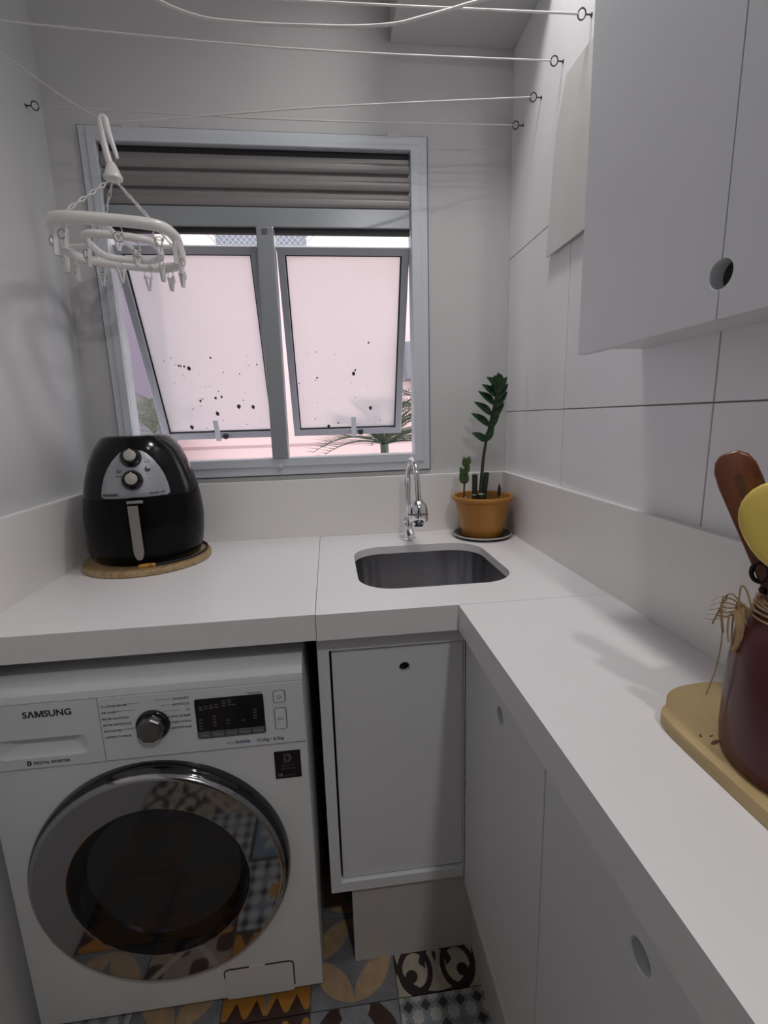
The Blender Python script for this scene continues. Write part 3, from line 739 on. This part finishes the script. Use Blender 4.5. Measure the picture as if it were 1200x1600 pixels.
top = [(.080, .313), (.076, .3095), (.0, .309)]
mb.build('upper_body', 'fryer', af, local=True, sharp=1.)
MB().lathe([(.0815, .3250), (.078, .3290), (.070, .3300), (.050, .3285), (0, .3280)], 56).build('lid', 'blackgloss', af, local=True)
# silver dial plate, draped on the front surface
def patch(outline, off, name, m, parent, c=(0, .225)):
    mb = MB(); N = len(outline); R = 7
    for j in range(R+1):
        for u_, h in outline:
            uu, hh = c[0]+(u_-c[0])*j/R, c[1]+(h-c[1])*j/R
            mb.v.append(tuple(surf(uu/.14, hh, off if j < R else -.001)))
    for j in range(R):
        for k in range(N):
            a, b_ = j*N+k, j*N+(k+1) % N
            mb.f.append((a, b_, b_+N, a+N))
    return mb.build(name, m, parent, local=True, recalc=True, sharp=1.)
def dsh(t):   # D-shaped plate outline
    pts = []
    hw, h0, h1 = .088, .1785, .303
    for k in range(25):
        a = PI*k/24; pts.append((hw*math.cos(a)*(1-.06*math.sin(a)), h0+.012+(h1-h0-.012)*math.sin(a)**.85))
    pts += [(-hw+.002, h0+.004)]+[(-hw+.010+(2*hw-.020)*k/16, h0) for k in range(17)]+[(hw-.002, h0+.004)]
    return pts
patch(dsh(0), .0022, 'dial_plate', 'silver', af)
def normal_at(a, h):
    p = surf(a, h); n_ = (surf(a+.01, h)-p).cross(surf(a, h+.003)-p).normalized(); return p, n_
def on_front(u_, h, off):
    a = u_/.14; p, n_ = normal_at(a, h)
    tx = (surf(a+.01, h)-surf(a-.01, h)).normalized(); ty = n_.cross(tx)
    M = Matrix((tx, ty, n_)).transposed().to_4x4(); M.translation = p+n_*off
    return M
for h, u_ in ((.2760, -.003), (.2220, -.003)):
    M = on_front(u_, h, .0015)
    kb = MB().lathe([(.0245, 0), (.0245, .006), (.0225, .009), (.0185, .010), (.0175, .018), (0, .018)], 40, M).build('dial', 'blackgloss', af, local=True)
    MB().lathe([(.0140, .0180), (.0140, .0215), (.0125, .0225), (0, .0225)], 28, M).build('dial_cap', 'knobcap', kb, local=True)
    MB().box((-.0022, .010, .0178), (.0022, .0168, .0220)).build('pointer', 'knobcap', kb, local=True, smooth=False)
    kb.children[-1].data.transform(M)
for u_, h, r in ((-.036, .2450, .0045), (.037, .2470, .0065)):
    MB().lathe([(r, 0), (r, .003), (r*.7, .0042), (0, .0045)], 18, on_front(u_, h, .0018)).build('indicator', 'darkmetal', af, local=True)
text('lettering', 'MONDIAL', on_front(-.056, .1850, .0030), .0088, 'ink', af, bold=.0003, align='CENTER')
text('lettering', 'Family - IV', on_front(.050, .1855, .0030), .0085, 'ink', af, bold=.0001, align='CENTER', shear=.2)
text('print', 'aqueça', on_front(-.037, .231, .0030), .0055, 'greyink', af, align='CENTER')
text('print', 'desliga', on_front(.040, .2640, .0030), .0050, 'lightink', af, align='CENTER')
text('print', 'timer 60', on_front(.040, .2330, .0030), .0050, 'lightink', af, align='CENTER')
text('print', '180°C', on_front(.040, .2230, .0030), .0050, 'lightink', af, align='CENTER')
# handle
mb = MB(); N = 14; rows = []
hz = [.163-.138*k/N for k in range(N+1)]
for k, h in enumerate(hz):
    t = k/N; p = surf(-.02, h); out = .020 if h > .03 else .020
    hwid = .0135 if k < N-1 else (.011 if k == N-1 else .006)
    yy = -.163+.005*t
    rows.append([(p.x-hwid-.002, p.y+.004, h), (p.x-hwid-.002, yy, h), (p.x+hwid-.002, yy, h), (p.x+hwid-.002, p.y+.004, h)])
for r in rows: mb.v += r
for k in range(N):
    for q in range(4): mb.f.append((k*4+q, k*4+(q+1) % 4, (k+1)*4+(q+1) % 4, (k+1)*4+q))
mb.f += [(0, 1, 2, 3), tuple(N*4+q for q in (3, 2, 1, 0))]
hd = mb.build('handle', 'fryer', af, local=True, recalc=True, sharp=.4)
mb = MB()
for k, h in enumerate(hz):
    t = k/N; p = surf(-.02, h); hwid = .0115 if k < N-1 else (.0095 if k == N-1 else .005); yy = -.163+.005*t
    mb.v += [(p.x-hwid-.002, yy-.0015, h), (p.x+hwid-.002, yy-.0015, h), (p.x-hwid-.002, yy+.001, h), (p.x+hwid-.002, yy+.001, h)]
for k in range(N):
    a, b_ = k*4, k*4+4
    mb.f += [(a, a+1, b_+1, b_), (a+2, a, b_, b_+2), (a+1, a+3, b_+3, b_+1), (a+3, a+2, b_+2, b_+3)]
mb.f += [(0, 2, 3, 1), (N*4, N*4+1, N*4+3, N*4+2)]
mb.build('handle_face', 'handlegrey', hd, local=True, recalc=True)
MB().box((-.020, -.1475, .1655), (.016, -.139, .1725)).build('release_button', 'silver', af, local=True, smooth=False, bevel=.001)
# power cable lying round the base, with its plug
cz = ZC+.0013+.016+.004
ca = []
for a in [math.radians(d) for d in (62, 40, 15, -10, -35, -55, -68)]:
    k = 1.0 if a > -.9 else .985
    ca.append((.652+.150*k*math.cos(a), -.172+.150*k*math.sin(a), cz))
ca = [(ca[0][0]-.02, ca[0][1]+.012, cz+.05), (ca[0][0]-.004, ca[0][1]+.004, cz+.03)]+ca
cb = thing('power_cable', 'black power cable with yellow plug round the air fryer base', 'cable', (.652, -.172, cz-.004))
MB().tube(catmull(ca, 6), .0033, 8).build('cable', 'cable', cb)
e = Vector(ca[-1]); dr_ = (Vector(ca[-1])-Vector(ca[-2])).normalized()
e2 = e+Vector((-.036, -.006, 0)); 
PM = Matrix.Translation(e) @ (e2-e).normalized().to_track_quat('Z', 'Y').to_matrix().to_4x4()
pg = MB().lathe([(.0045, -.004), (.0055, 0), (.0060, .004), (.0060, .022), (.0052, .032), (.0045, .036), (0, .036)], 14, PM).build('plug', 'plug', cb)
for h in (.003, .008): MB().lathe([(.0062, h), (.0066, h+.0008), (.0066, h+.002), (.0062, h+.0028)], 14, PM, cap0=False, cap1=False).build('band', 'plugred', pg)

# ------------------------------------------------------------------ potted plant
px_, py_ = 1.632, -.124
sa = MB().lathe([(0, .0006), (.055, .0006), (.078, .004), (.0885, .009), (.0895, .011), (.0875, .0118), (.070, .0062), (.050, .0048), (0, .0045)], 56).build('saucer', 'saucerrim', local=True)
sa.location = (px_, py_, ZC); tag(sa, 'dark saucer with white rim under the orange pot', 'saucer')
MB().lathe([(.0875, .0075), (.0900, .0090), (.0905, .0115), (.0885, .0126), (.0870, .0120)], 56, cap0=False, cap1=False).build('rim', 'saucer', sa, local=True)
pt = thing('potted_plant', 'orange plastic pot with a tall leafy shoot and cut stems', 'plant', (px_, py_, ZC+.005))
PT = Matrix.Translation((px_, py_, ZC+.005))
MB().lathe([(0, 0), (.060, 0), (.063, .003), (.0655, .020), (.0815, .098), (.0830, .104), (.0845, .105), (.0850, .111), (.0905, .113), (.0935, .116), (.0940, .121), (.0925, .1255), (.0885, .1265), (.0850, .124), (.083, .115), (.080, .100), (.078, .092)], 64, PT, cap0=False, cap1=False).build('pot', 'terracotta', pt)
so = MB().lathe([(.0795, .098), (.05, .101), (.02, .103), (0, .1035)], 40, PT, cap0=False, cap1=False).build('soil', 'soil', pt)
base = Vector((px_, py_, ZC+.005))
def W3(x, y, z): return (x, y, z)
stalk = catmull([(1.622, -.135, 1.035), (1.625, -.132, 1.10), (1.634, -.128, 1.19), (1.648, -.126, 1.262), (1.662, -.126, 1.325), (1.675, -.127, 1.385)], 6)
st = MB().tube(stalk, [.0062*(1-.62*i/(len(stalk)-1)) for i in range(len(stalk))], 9).build('stalk', 'stem', pt)
def leaf(p, d, up, L, wd, parent, m='leaf', fold=.35):
    p = Vector(p); d = Vector(d).normalized(); up = Vector(up); s_ = d.cross(up).normalized(); nn = s_.cross(d).normalized()
    N = 9; mb = MB()
    for i in range(N+1):
        t = i/N; wv = wd*(math.sin(PI*t**.85)**.8 if 0 < t < 1 else .04)*(1-.15*t); c = p+d*L*t-nn*L*.16*t*t
        e = nn*(wv*fold)
        mb.v += [tuple(c+s_*wv+e), tuple(c), tuple(c-s_*wv+e)]
    for i in range(N):
        for q in range(2):
            a = i*3+q; mb.f.append((a, a+1, a+4, a+3))
    nv = len(mb.v); off = nn*.0008
    mb.v += [tuple(Vector(q)-off) for q in mb.v]; mb.f += [tuple(i+nv for i in reversed(q)) for q in mb.f]
    for i in range(N):
        a = i*3; mb.f += [(a, a+3, a+3+nv, a+nv), (a+2+nv, a+5+nv, a+5, a+2)]
    return mb.build('leaf', m, parent, sharp=1.2)
CD = Vector((-.2, -1, .12))
def at(t): return stalk[int(round(t*(len(stalk)-1)))]
for z, L in ((1.228, .046), (1.272, .060), (1.305, .060), (1.335, .056), (1.360, .050), (1.385, .042)):
    p = min(stalk, key=lambda q: abs(q.z-z))
    leaf(p, (-.80, -.05, .55+(z-1.2)*1.8), CD+Vector((.3, 0, .6)), L*1.12, .0150, pt)
for z, L, dxx in ((1.225, .050, .25), (1.265, .058, .34), (1.295, .058, .5), (1.325, .060, .52), (1.350, .058, .46), (1.37, .052, .35)):
    p = min(stalk, key=lambda q: abs(q.z-z))
    leaf(p, (dxx*1.25, -.25, .85), Vector((-.5, -1, .1)), L*1.05, .0125, pt)
tp = stalk[-1]
for d, L in (((-.28, -.1, .95), .044), ((.18, -.15, 1.), .046), ((0, -.1, 1.), .050), ((-.5, -.15, .8), .038)):
    leaf(tp-Vector((0, 0, .006)), d, CD, L, .0145, pt)
# small shoot
s2 = catmull([(1.572, -.128, 1.035), (1.573, -.128, 1.10), (1.578, -.128, 1.15), (1.582, -.128, 1.172)], 5)
MB().tube(s2, [.0032*(1-.5*i/(len(s2)-1)) for i in range(len(s2))], 7).build('stalk', 'stem', pt)
for z, sx, L in ((1.098, -.35, .038), (1.105, .25, .036), (1.122, -.45, .034), (1.135, .35, .030), (1.148, -.2, .034), (1.158, .3, .030)):
    p = min(s2, key=lambda q: abs(q.z-z)); leaf(p, (sx, -.1, .9), CD, L, .0105, pt, 'leaf2', .25)
# stumps
for x, y, h, r, lean in ((1.606, -.128, 1.128, .0085, 0), (1.645, -.122, 1.132, .0085, .012), (1.615, -.165, 1.073, .0105, 0), (1.594, -.162, 1.071, .0065, 0), (1.568, -.160, 1.064, .006, 0)):
    c = MB().tube([(x-lean, y, 1.030), (x, y, h)], r, 14).build('cut_stem', 'stem', pt)
    MB().lathe([(r*.85, 0), (r*.85, .0008), (0, .001)], 14, Matrix.Translation((x, y, h))).build('cut_end', 'cutend' if h < 1.1 else 'stem', c)
leaf((1.690, -.110, 1.05), (.05, 0, 1), CD, .045, .006, pt, 'stem', .1)

# ------------------------------------------------------------------ cutting board, jar and utensils on the right
cbz = ZC+.0003
ol = [(1.541, -1.30), (1.5415, -1.20), (1.543, -1.10), (1.546, -1.070), (1.552, -1.055), (1.563, -1.047), (1.572, -1.040), (1.578, -1.030), (1.590, -1.021), (1.606, -1.014), (1.630, -1.010), (1.655, -1.010), (1.676, -1.014), (1.692, -1.022), (1.700, -1.033), (1.706, -1.042), (1.716, -1.048), (1.7245, -1.060), (1.7265, -1.08), (1.7275, -1.12), (1.728, -1.30), (1.728, -1.38), (1.722, -1.40), (1.70, -1.42), (1.57, -1.42), (1.548, -1.40)]
ol = [(p.x, p.y) for p in catmull([(x, y, 0) for x, y in ol], 3, True)]
cbd = MB().slab(ol, [], cbz, cbz+.016).build('cutting_board', 'board2', smooth=True, bevel=.004, seg=2, recalc=True, sharp=1.)
tag(cbd, 'pale wooden serving board with scalloped end under the maroon jar', 'board')
for kx_, ky_, kr, ka in ((1.5685, -1.118, .0075, .4), (1.5615, -1.106, .0035, 1.0), (1.573, -1.108, .0028, .2)):
    MB().lathe([(kr, .0158), (kr*.9, .0163), (0, .01635)], 9, Matrix.Translation((kx_, ky_, cbz)) @ Matrix.Rotation(ka, 4, 'Z') @ Matrix.Diagonal((1., .35, 1., 1.))).build('knot', 'knot', cbd)
jx, jy, jz = 1.640, -1.170, cbz+.0165
jr = thing('utensil_jar', 'maroon glazed ceramic jar tied with raffia on the serving board', 'jar', (jx, jy, jz))
JT = Matrix.Translation((jx, jy, jz))
MB().lathe([(0, 0), (.082, 0), (.0855, .004), (.0870, .020), (.0870, .060), (.0855, .100), (.0825, .128), (.0765, .145), (.0695, .156), (.0635, .166), (.0600, .176), (.0595, .186), (.0610, .196), (.0630, .202), (.0620, .206), (.0590, .207), (.0560, .203), (.0540, .190), (.0540, .172), (.064, .15), (.074, .12), (.076, .01), (0, .008)], 64, JT, cap0=False, cap1=False).build('body', 'jar', jr)
MB().tube([(jx+.0620*math.cos(a), jy+.0620*math.sin(a), jz+.190) for a in [2*PI*k/40 for k in range(40)]], .0016, 6, closed=True).build('wire', 'wire', jr)
av = math.radians(137)
c = Vector((jx+.068*math.cos(av), jy+.068*math.sin(av), jz+.194))
MB().tube([c+Vector((.007*math.cos(a)*math.cos(av), .007*math.cos(a)*math.sin(av), .010*math.sin(a))) for a in [2*PI*k/20 for k in range(20)]], .0024, 6, closed=True).build('clasp', 'wire', jr)
MB().lathe([(0, -.004), (.003, -.003), (.004, 0), (.003, .003), (0, .004)], 10, Matrix.Translation((jx+.064*math.cos(av), jy+.064*math.sin(av), jz+.176))).build('clasp_pin', 'wire', jr)
rf = thing('raffia_tie', 'straw raffia bow tied round the neck of the maroon jar', 'tie', (jx, jy, jz+.158))
for q in range(7):
    z0 = jz+.157+.0024*q; r0 = .0715-.0014*q
    MB().tube([(jx+(r0+.001*math.sin(5*a+q))*math.cos(a), jy+(r0+.001*math.sin(5*a+q))*math.sin(a), z0+.003*math.sin(2*a+q)) for a in [2*PI*k/40 for k in range(40)]], .0017, 5, closed=True, flat=.6).build('strand', 'raffia', rf)
K = Vector((jx+.0815*math.cos(math.radians(146)), jy+.0815*math.sin(math.radians(146)), jz+.158))   # knot, on the left of the jar
MB().lathe([(0, -.006), (.004, -.004), (.005, 0), (.004, .004), (0, .006)], 10, Matrix.Translation(K)).build('knot', 'raffia', rf)
def strand(pts, r=.0013, fl=.55): MB().tube(catmull(pts, 6), r, 5, flat=fl).build('strand', 'raffia', rf)
Lf = Vector((-.72, .69, 0)); Tw = Vector((-.70, -.71, 0))
def off(l, t, z): return K+Lf*(l*.62 if l > 0 else l)+Tw*t+Vector((0, 0, z))
for q in range(6):     # bow loops towards the left of the picture
    s_ = .7+.09*q; zt_ = .014-.005*q
    strand([off(-.012, .002, -.004), off(.004*s_, .004, zt_*.6), off(.016*s_, .005, zt_), off(.026*s_, .004, zt_-.001), off(.030*s_, .002, zt_-.006-.001*q)], .0015)
strand([off(-.010, .003, -.002), off(-.004, .004, .018), off(.002, .004, .024), off(.003, .005, .010), off(.002, .006, -.004)], .0017)
strand([off(.0, .003, .0), off(-.010, .008, -.018), off(-.022, .010, -.020), off(-.030, .012, -.006)], .0013)
for q in range(4):
    strand([off(-.002, .004, .002), off(.012-.005*q, .008, -.006), off(.013-.006*q, .011, -.022-.003*q), off(.010-.005*q, .012, -.034-.005*q)], .0014)
strand([off(.004, .006, -.002), off(.0, .012, -.012), off(-.002, .014, -.030), off(.003, .014, -.042)], .0032)
# long tails
strand([off(.024, .003, .010), off(.025, .004, -.004), off(.020, .005, -.026), off(.020, .005, -.05), off(.024, .005, -.075), off(.032, .005, -.102)], .0012)
strand([off(.025, .004, .002), off(.023, .005, -.012), off(.019, .005, -.028)], .0022)
strand([off(.0, .006, .0), off(-.004, .014, -.02), off(-.003, .017, -.06), off(-.004, .019, -.10), off(-.006, .020, -.140), off(-.004, .020, -.152)], .0011)
strand([off(.004, .006, .0), off(.004, .012, -.035), off(.006, .014, -.06), off(.003, .015, -.09), off(.008, .014, -.12)], .0006)
for q in range(5):
    strand([off(.018, .004, .012-.005*q), off(.030, .004, .008-.006*q), off(.038+.002*q, .004, .003-.005*q)], .0006)

# wooden spatula handle (flat, hole near the end), leaning out of the jar
A0, A1 = Vector((1.655, -1.180, jz+.010)), Vector((1.570, -1.092, 1.262))
ax = (A1-A0).normalized(); toward = (Vector((1.1673, -1.5313, 1.3061))-A1); toward = (toward-ax*toward.dot(ax)).normalized(); sd = toward.cross(ax).normalized()
L_ = (A1-A0).length
ws = MB(); prof_ = []
for t, hw in ((0, .010), (.3, .012), (.6, .0150), (.8, .0175), (.90, .0188), (.95, .0180), (.98, .0145), (1.0, .0075)): prof_.append((t*L_, hw))
out = [(hw, l) for l, hw in prof_]+[(-hw, l) for l, hw in reversed(prof_)]
M = Matrix((sd, ax, toward)).transposed().to_4x4(); M.translation = A0
slot = [(x*.8, y) for x, y in rrect(-.004, L_-.048, .004, L_-.022, .0038, 5)]
sp_ = ws.slab(out, [], -.008, .008, M).build('wooden_spatula', 'redwood', recalc=True, bevel=.003, seg=2, sharp=1.)
MB().slab(slot, [], .0079, .0086, M).build('groove', 'knot', sp_, smooth=False, recalc=True)
tag(sp_, 'reddish wooden spatula with grooved end leaning in the maroon jar', 'spatula')
# yellow silicone spoon
sp2 = thing('serving_spoon', 'yellow silicone spoon standing in the maroon jar', 'spoon', (1.66, -1.20, jz+.01))
H0 = Vector((1.5660, -1.150, 1.2115)); B0 = Vector((1.632, -1.200, jz+.020))
hx_ = Vector((.72, -.55, .42)).normalized()
top_ = H0
axs = (H0-B0).normalized()
n_ = (Vector((1.1673, -1.5313, 1.3061))-H0); n_ = (n_-axs*n_.dot(axs)).normalized(); s3 = n_.cross(axs).normalized()
mb = MB(); N1, N2 = 14, 24
ctr = Vector((1.5775, -1.150, 1.2045))
for j in range(N1+1):
    th = PI*j/N1
    for k in range(N2):
        ph = 2*PI*k/N2
        q = Vector((math.sin(th)*math.cos(ph), math.sin(th)*math.sin(ph), math.cos(th)))
        mb.v.append(tuple(ctr+s3*q.x*.032+n_*q.y*.008+axs*q.z*(.036 if q.z > 0 else .055)))
for j in range(N1):
    for k in range(N2):
        a = j*N2+k; b_ = j*N2+(k+1) % N2; mb.f.append((a, b_, b_+N2, a+N2))
mb.build('spoon_head', 'yellow', sp2, recalc=True)
MB().tube([B0, B0+(ctr-B0)*.5, ctr-axs*.045], [.0055, .006, .008], 12).build('handle', 'yellow', sp2)

# ------------------------------------------------------------------ clothes lines and hooks
HY = [(-.083, 2.096), (-.199, 2.097), (-.313, 2.104), (-.434, 2.110)]
HL = [(-.081, 2.098), (-.225, 2.125), (-.340, 2.106), (-.434, 2.100)]
def eye_hook(x, y, z, sgn, label):
    h = thing('eye_hook', label, 'hook', (x, y, z), 'clothes line eye hooks')
    MB().tube([(x, y, z), (x-sgn*.014, y, z)], .0016, 8).lathe([(.004, 0), (.004, .0012)], 12, Matrix.Translation((x-sgn*.0002, y, z)) @ Matrix.Rotation(-sgn*PI/2, 4, 'Y')).build('shank', 'hookmetal', h)
    MB().tube([(x-sgn*(.022-.0085*math.cos(a)), y-.003*math.sin(a), z+.0085*math.sin(a)) for a in [2*PI*k/22 for k in range(22)]], .0015, 6, closed=True).build('eye', 'hookmetal', h)
nth = ('nearest the window wall', 'second from the window wall', 'third from the window wall', 'fourth from the window wall, beside the cabinet')
for (y, z), nm in zip(HY, nth): eye_hook(W, y, z, 1, 'metal eye hook on the right wall, '+nm)
nthl = ('nearest the window wall', 'second from the window wall', 'third from the window wall', 'fourth from the window wall')
for (y, z), nm in zip(HL, nthl): eye_hook(XL, y, z, -1, 'metal eye hook on the left wall, '+nm)
xa, xb = XL+.028, W-.028
HK = Vector((.683, -.2, 2.004))
def line(pts, label, r=.0017):
    o = MB().tube(catmull(pts, 5), r, 6).build('clothes_line', 'cord'); tag(o, label, 'clothes line', 'clothes lines under the ceiling')
line([(xa, -.081, 2.098), (1.1, -.083, 2.088), (xb, -.083, 2.096)], 'white clothes line closest to the window')
line([(xa, -.225, 2.125), (.60, -.1995, 2.052), (.683, -.2, 2.0065), (.70, -.2, 2.0065), (.80, -.2, 2.014), (1.2, -.199, 2.056), (xb, -.199, 2.097)], 'white clothes line sagging under the peg hanger')
line([(xa, -.340, 2.106), (1.1, -.313, 2.100), (xb, -.313, 2.104)], 'taut white clothes line, third from the window')
line([(xa, -.434, 2.100), (1.1, -.434, 2.100), (xb, -.434, 2.110)], 'taut white clothes line, fourth from the window', .0022)
line([(XL+.002, -.52, 2.62), (.66, -.51, 2.36), (.78, -.51, 2.16), (.87, -.505, 2.06), (.96, -.50, 2.022), (1.06, -.50, 2.014), (1.19, -.50, 2.016), (1.26, -.50, 2.019), (1.33, -.50, 2.027), (1.38, -.50, 2.040), (1.43, -.50, 2.054), (1.48, -.50, 2.069), (1.60, -.50, 2.10), (W-.001, -.50, 2.15)], 'slack twisted white rope curving up to the right wall', .0028)

# ------------------------------------------------------------------ peg hanger
ph = thing('peg_hanger', 'white plastic peg hanger dangling from the clothes line', 'hanger', (.683, -.2, 1.74))
ZH = 1.74
MB().tube(catmull([(.701, -.2, 1.930), (.699, -.2, 1.940), (.692, -.2, 1.968), (.687, -.2, 1.990), (.6845, -.2, 2.010), (.680, -.2, 2.0145), (.6745, -.2, 2.010), (.674, -.2, 1.99), (.677, -.2, 1.95), (.685, -.2, 1.905)], 6), [.0035+.0045*min(1, i/22) for i in range(55)], 10).build('hook', 'plastic', ph)
MB().lathe([(.007, .028), (.013, .018), (.018, .004), (.021, -.002), (.021, -.008), (.012, -.012), (0, -.012)], 20, Matrix.Translation((.686, -.2, 1.893))).build('hub', 'plastic', ph)
oring = catmull([(.632, -.365, ZH), (.735, -.352, ZH), (.812, -.326, ZH), (.830, -.270, ZH), (.818, -.190, ZH), (.787, -.065, ZH), (.745, -.026, ZH), (.685, -.028, ZH), (.580, -.072, ZH), (.540, -.118, ZH), (.552, -.200, ZH), (.592, -.325, ZH)], 6, True)
fr_ = MB().tube(oring, .0125, 12, closed=True).build('ring', 'plastic', ph)
iring = catmull([(.650, -.275, ZH), (.735, -.252, ZH), (.768, -.215, ZH), (.752, -.120, ZH), (.715, -.085, ZH), (.640, -.100, ZH), (.612, -.140, ZH), (.622, -.240, ZH)], 6, True)
MB().tube(iring, .0088, 10, closed=True).build('inner_ring', 'plastic', ph)
for a, b_ in (((.705, -.357, ZH), (.700, -.03, ZH)), ((.553, -.19, ZH), (.620, -.20, ZH)), ((.764, -.19, ZH), (.818, -.19, ZH))):
    MB().tube([a, b_], .0045, 8).build('strut', 'plastic', ph)
hub = Vector((.686, -.2, 1.888))
for tgt in ((.600, -.335), (.805, -.322), (.800, -.110), (.575, -.085)):
    t_ = Vector((tgt[0], tgt[1], ZH+.006)); ch = MB(); s0 = hub+(t_-hub).normalized()*.014; n = 11
    d_ = (t_-s0); Ld = d_.length/n; dn = d_.normalized(); u1 = dn.orthogonal().normalized(); u2 = dn.cross(u1)
    for k in range(n):
        c = s0+dn*Ld*(k+.5); uu = u1 if k % 2 else u2
        ch.tube([c+dn*math.cos(a)*Ld*.68+uu*math.sin(a)*.0032 for a in [2*PI*q/10 for q in range(10)]], .0012, 4, closed=True)
    ch.build('chain', 'plastic', ph)
def clip(x, y, z, rz, parent):
    M = Matrix.Translation((x, y, z)) @ Matrix.Rotation(rz, 4, 'Z')
    mb = MB()
    mb.tube([M @ Vector((.0105*math.cos(a), 0, -.019+.0105*math.sin(a))) for a in [2*PI*k/18 for k in range(18)]], .0014, 6, closed=True)
    for s_ in (-1, 1):
        pts = [(s_*.0100, -.024), (s_*.0060, -.034), (s_*.0035, -.050), (s_*.0008, -.062)]
        v = []
        for px0, pz0 in pts:
            v += [M @ Vector((px0-.0018, -.0045, pz0)), M @ Vector((px0+.0018, -.0045, pz0)), M @ Vector((px0+.0018, .0045, pz0)), M @ Vector((px0-.0018, .0045, pz0))]
        fs = []
        for k in range(3):
            for q in range(4): fs.append((k*4+q, k*4+(q+1) % 4, k*4+4+(q+1) % 4, k*4+4+q))
        mb.add(v, fs+[(3, 2, 1, 0), (12, 13, 14, 15)])
    pg_ = mb.build('peg', 'plastic', parent, recalc=True, sharp=.6)
    sp = MB().tube([M @ Vector((.0095*math.cos(a), -.0056, -.034+.0095*math.sin(a))) for a in [math.radians(20+300*k/18) for k in range(19)]], .0008, 5)
    sp.build('spring', 'darkmetal', pg_)
    return pg_
N = len(oring)
for k in range(12):
    p = oring[int(k*N/12)]; q = oring[(int(k*N/12)+1) % N]
    clip(p.x, p.y, ZH, math.atan2(q.y-p.y, q.x-p.x)+(.4 if k % 2 else -.3), ph)
for k in (1, 3, 5, 7):
    p = iring[int(k*len(iring)/8)]; clip(p.x, p.y, ZH, k*.8, ph)

# ------------------------------------------------------------------ outside: pink building and palms
ob = thing('building', 'pink rendered building close behind the window', 'building', (1.1, 2.6, -.6))
MB().box((-4, 2.5, -.6), (6, 2.9, 2.56)).build('wall', 'pinkwall', ob, smooth=False)
MB().box((-4, 2.52, 2.56), (6, 2.9, 6.)).build('upper_wall', 'cream', ob, smooth=False)
MB().box((-4, 2.1, -.6), (-.05, 2.499, 5.)).build('side_wing', 'mauveshade', ob, smooth=False)
for z in (1.10, .55): MB().box((-4, 2.494, z), (6, 2.501, z+.018)).build('groove', 'groove', ob, smooth=False)
bw = MB().box((.40, 2.46, 2.60), (1.07, 2.519, 3.4)).build('balcony_screen', 'mesh', ob, smooth=False)
for k in range(16):
    for s_ in (-1, 1):
        x = .42+.042*k; MB().tube([(x, 2.457, 2.61), (x+s_*.12, 2.457, 2.73)], .0035, 4).build('mesh_wire', 'lightink', bw)
MB().box((.78, 2.45, 2.6), (.79, 2.458, 3.4)).build('screen_post', 'cream', bw, smooth=False)
MB().box((1.80, 2.3, 1.60), (2.6, 2.499, 1.89)).build('ledge', 'greyink', ob, smooth=False, bevel=.01)
og = MB().box((-4, .15, -.7), (6, 2.9, -.6)).build('outdoor_ground', 'outground', smooth=False); struct(og, 'paved strip between the window and the pink building', 'ground')
def palm(x, y, z, h, nf, spread, m, label, seed, L0=.45, dirs=None):
    r_ = random.Random(seed)
    p = thing('palm', label, 'palm', (x, y, -.6), 'palms outside the window')
    MB().tube([(x, y, -.6), (x+.02, y, z*.5-.3), (x, y, z)], [.035, .03, .022], 9).build('trunk', m, p)
    for i in range(nf):
        a = 2*PI*i/nf+r_.uniform(-.3, .3); L = L0*r_.uniform(.8, 1.15); el = r_.uniform(.25, 1.2)
        d = Vector((math.cos(a)*math.cos(el), math.sin(a)*math.cos(el), math.sin(el)))
        c0 = Vector((x, y, z)); mb = MB(); mid = [c0+d*L*t+Vector((0, 0, -.45*L*t*t)) for t in [k/8 for k in range(9)]]
        mb.tube(mid, [.005*(1-.7*k/8) for k in range(9)], 5)
        side = d.cross(Vector((0, 0, 1)))
        side = side.normalized() if side.length > .05 else Vector((1, 0, 0))
        for k in range(15):
            t = .12+.88*k/14; i0 = min(7, int(t*8)); q = mid[i0].lerp(mid[i0+1], t*8-i0)
            for s_ in (-1, 1):
                ll = .19*math.sin(PI*(.15+.75*t))*r_.uniform(.8, 1.1)*L0/.45
                e = q+(side*s_*.8+d*.75+Vector((0, 0, -.15))).normalized()*ll
                wv = d*.0032
                mb.add([q-wv, q+wv, e, q+Vector((0, 0, .002))], [(0, 1, 2), (1, 3, 2), (3, 0, 2), (0, 3, 1)])
        mb.build('frond', m, p, smooth=False)
palm(1.46, 1.00, 1.17, 1, 30, .5, 'palm', 'dark green palm outside the right end of the window', 4, .42)
palm(1.92, 1.85, 1.34, 1, 20, .5, 'palm', 'taller dark palm at the far right outside the window', 9, .48)
palm(.14, 1.45, 1.26, 1, 18, .5, 'palm2', 'dusty pale palm outside the left end of the window', 6, .40)
palm(.62, .85, 1.03, 1, 11, .5, 'palm2', 'small pale palm behind the air fryer outside the window', 12, .17)
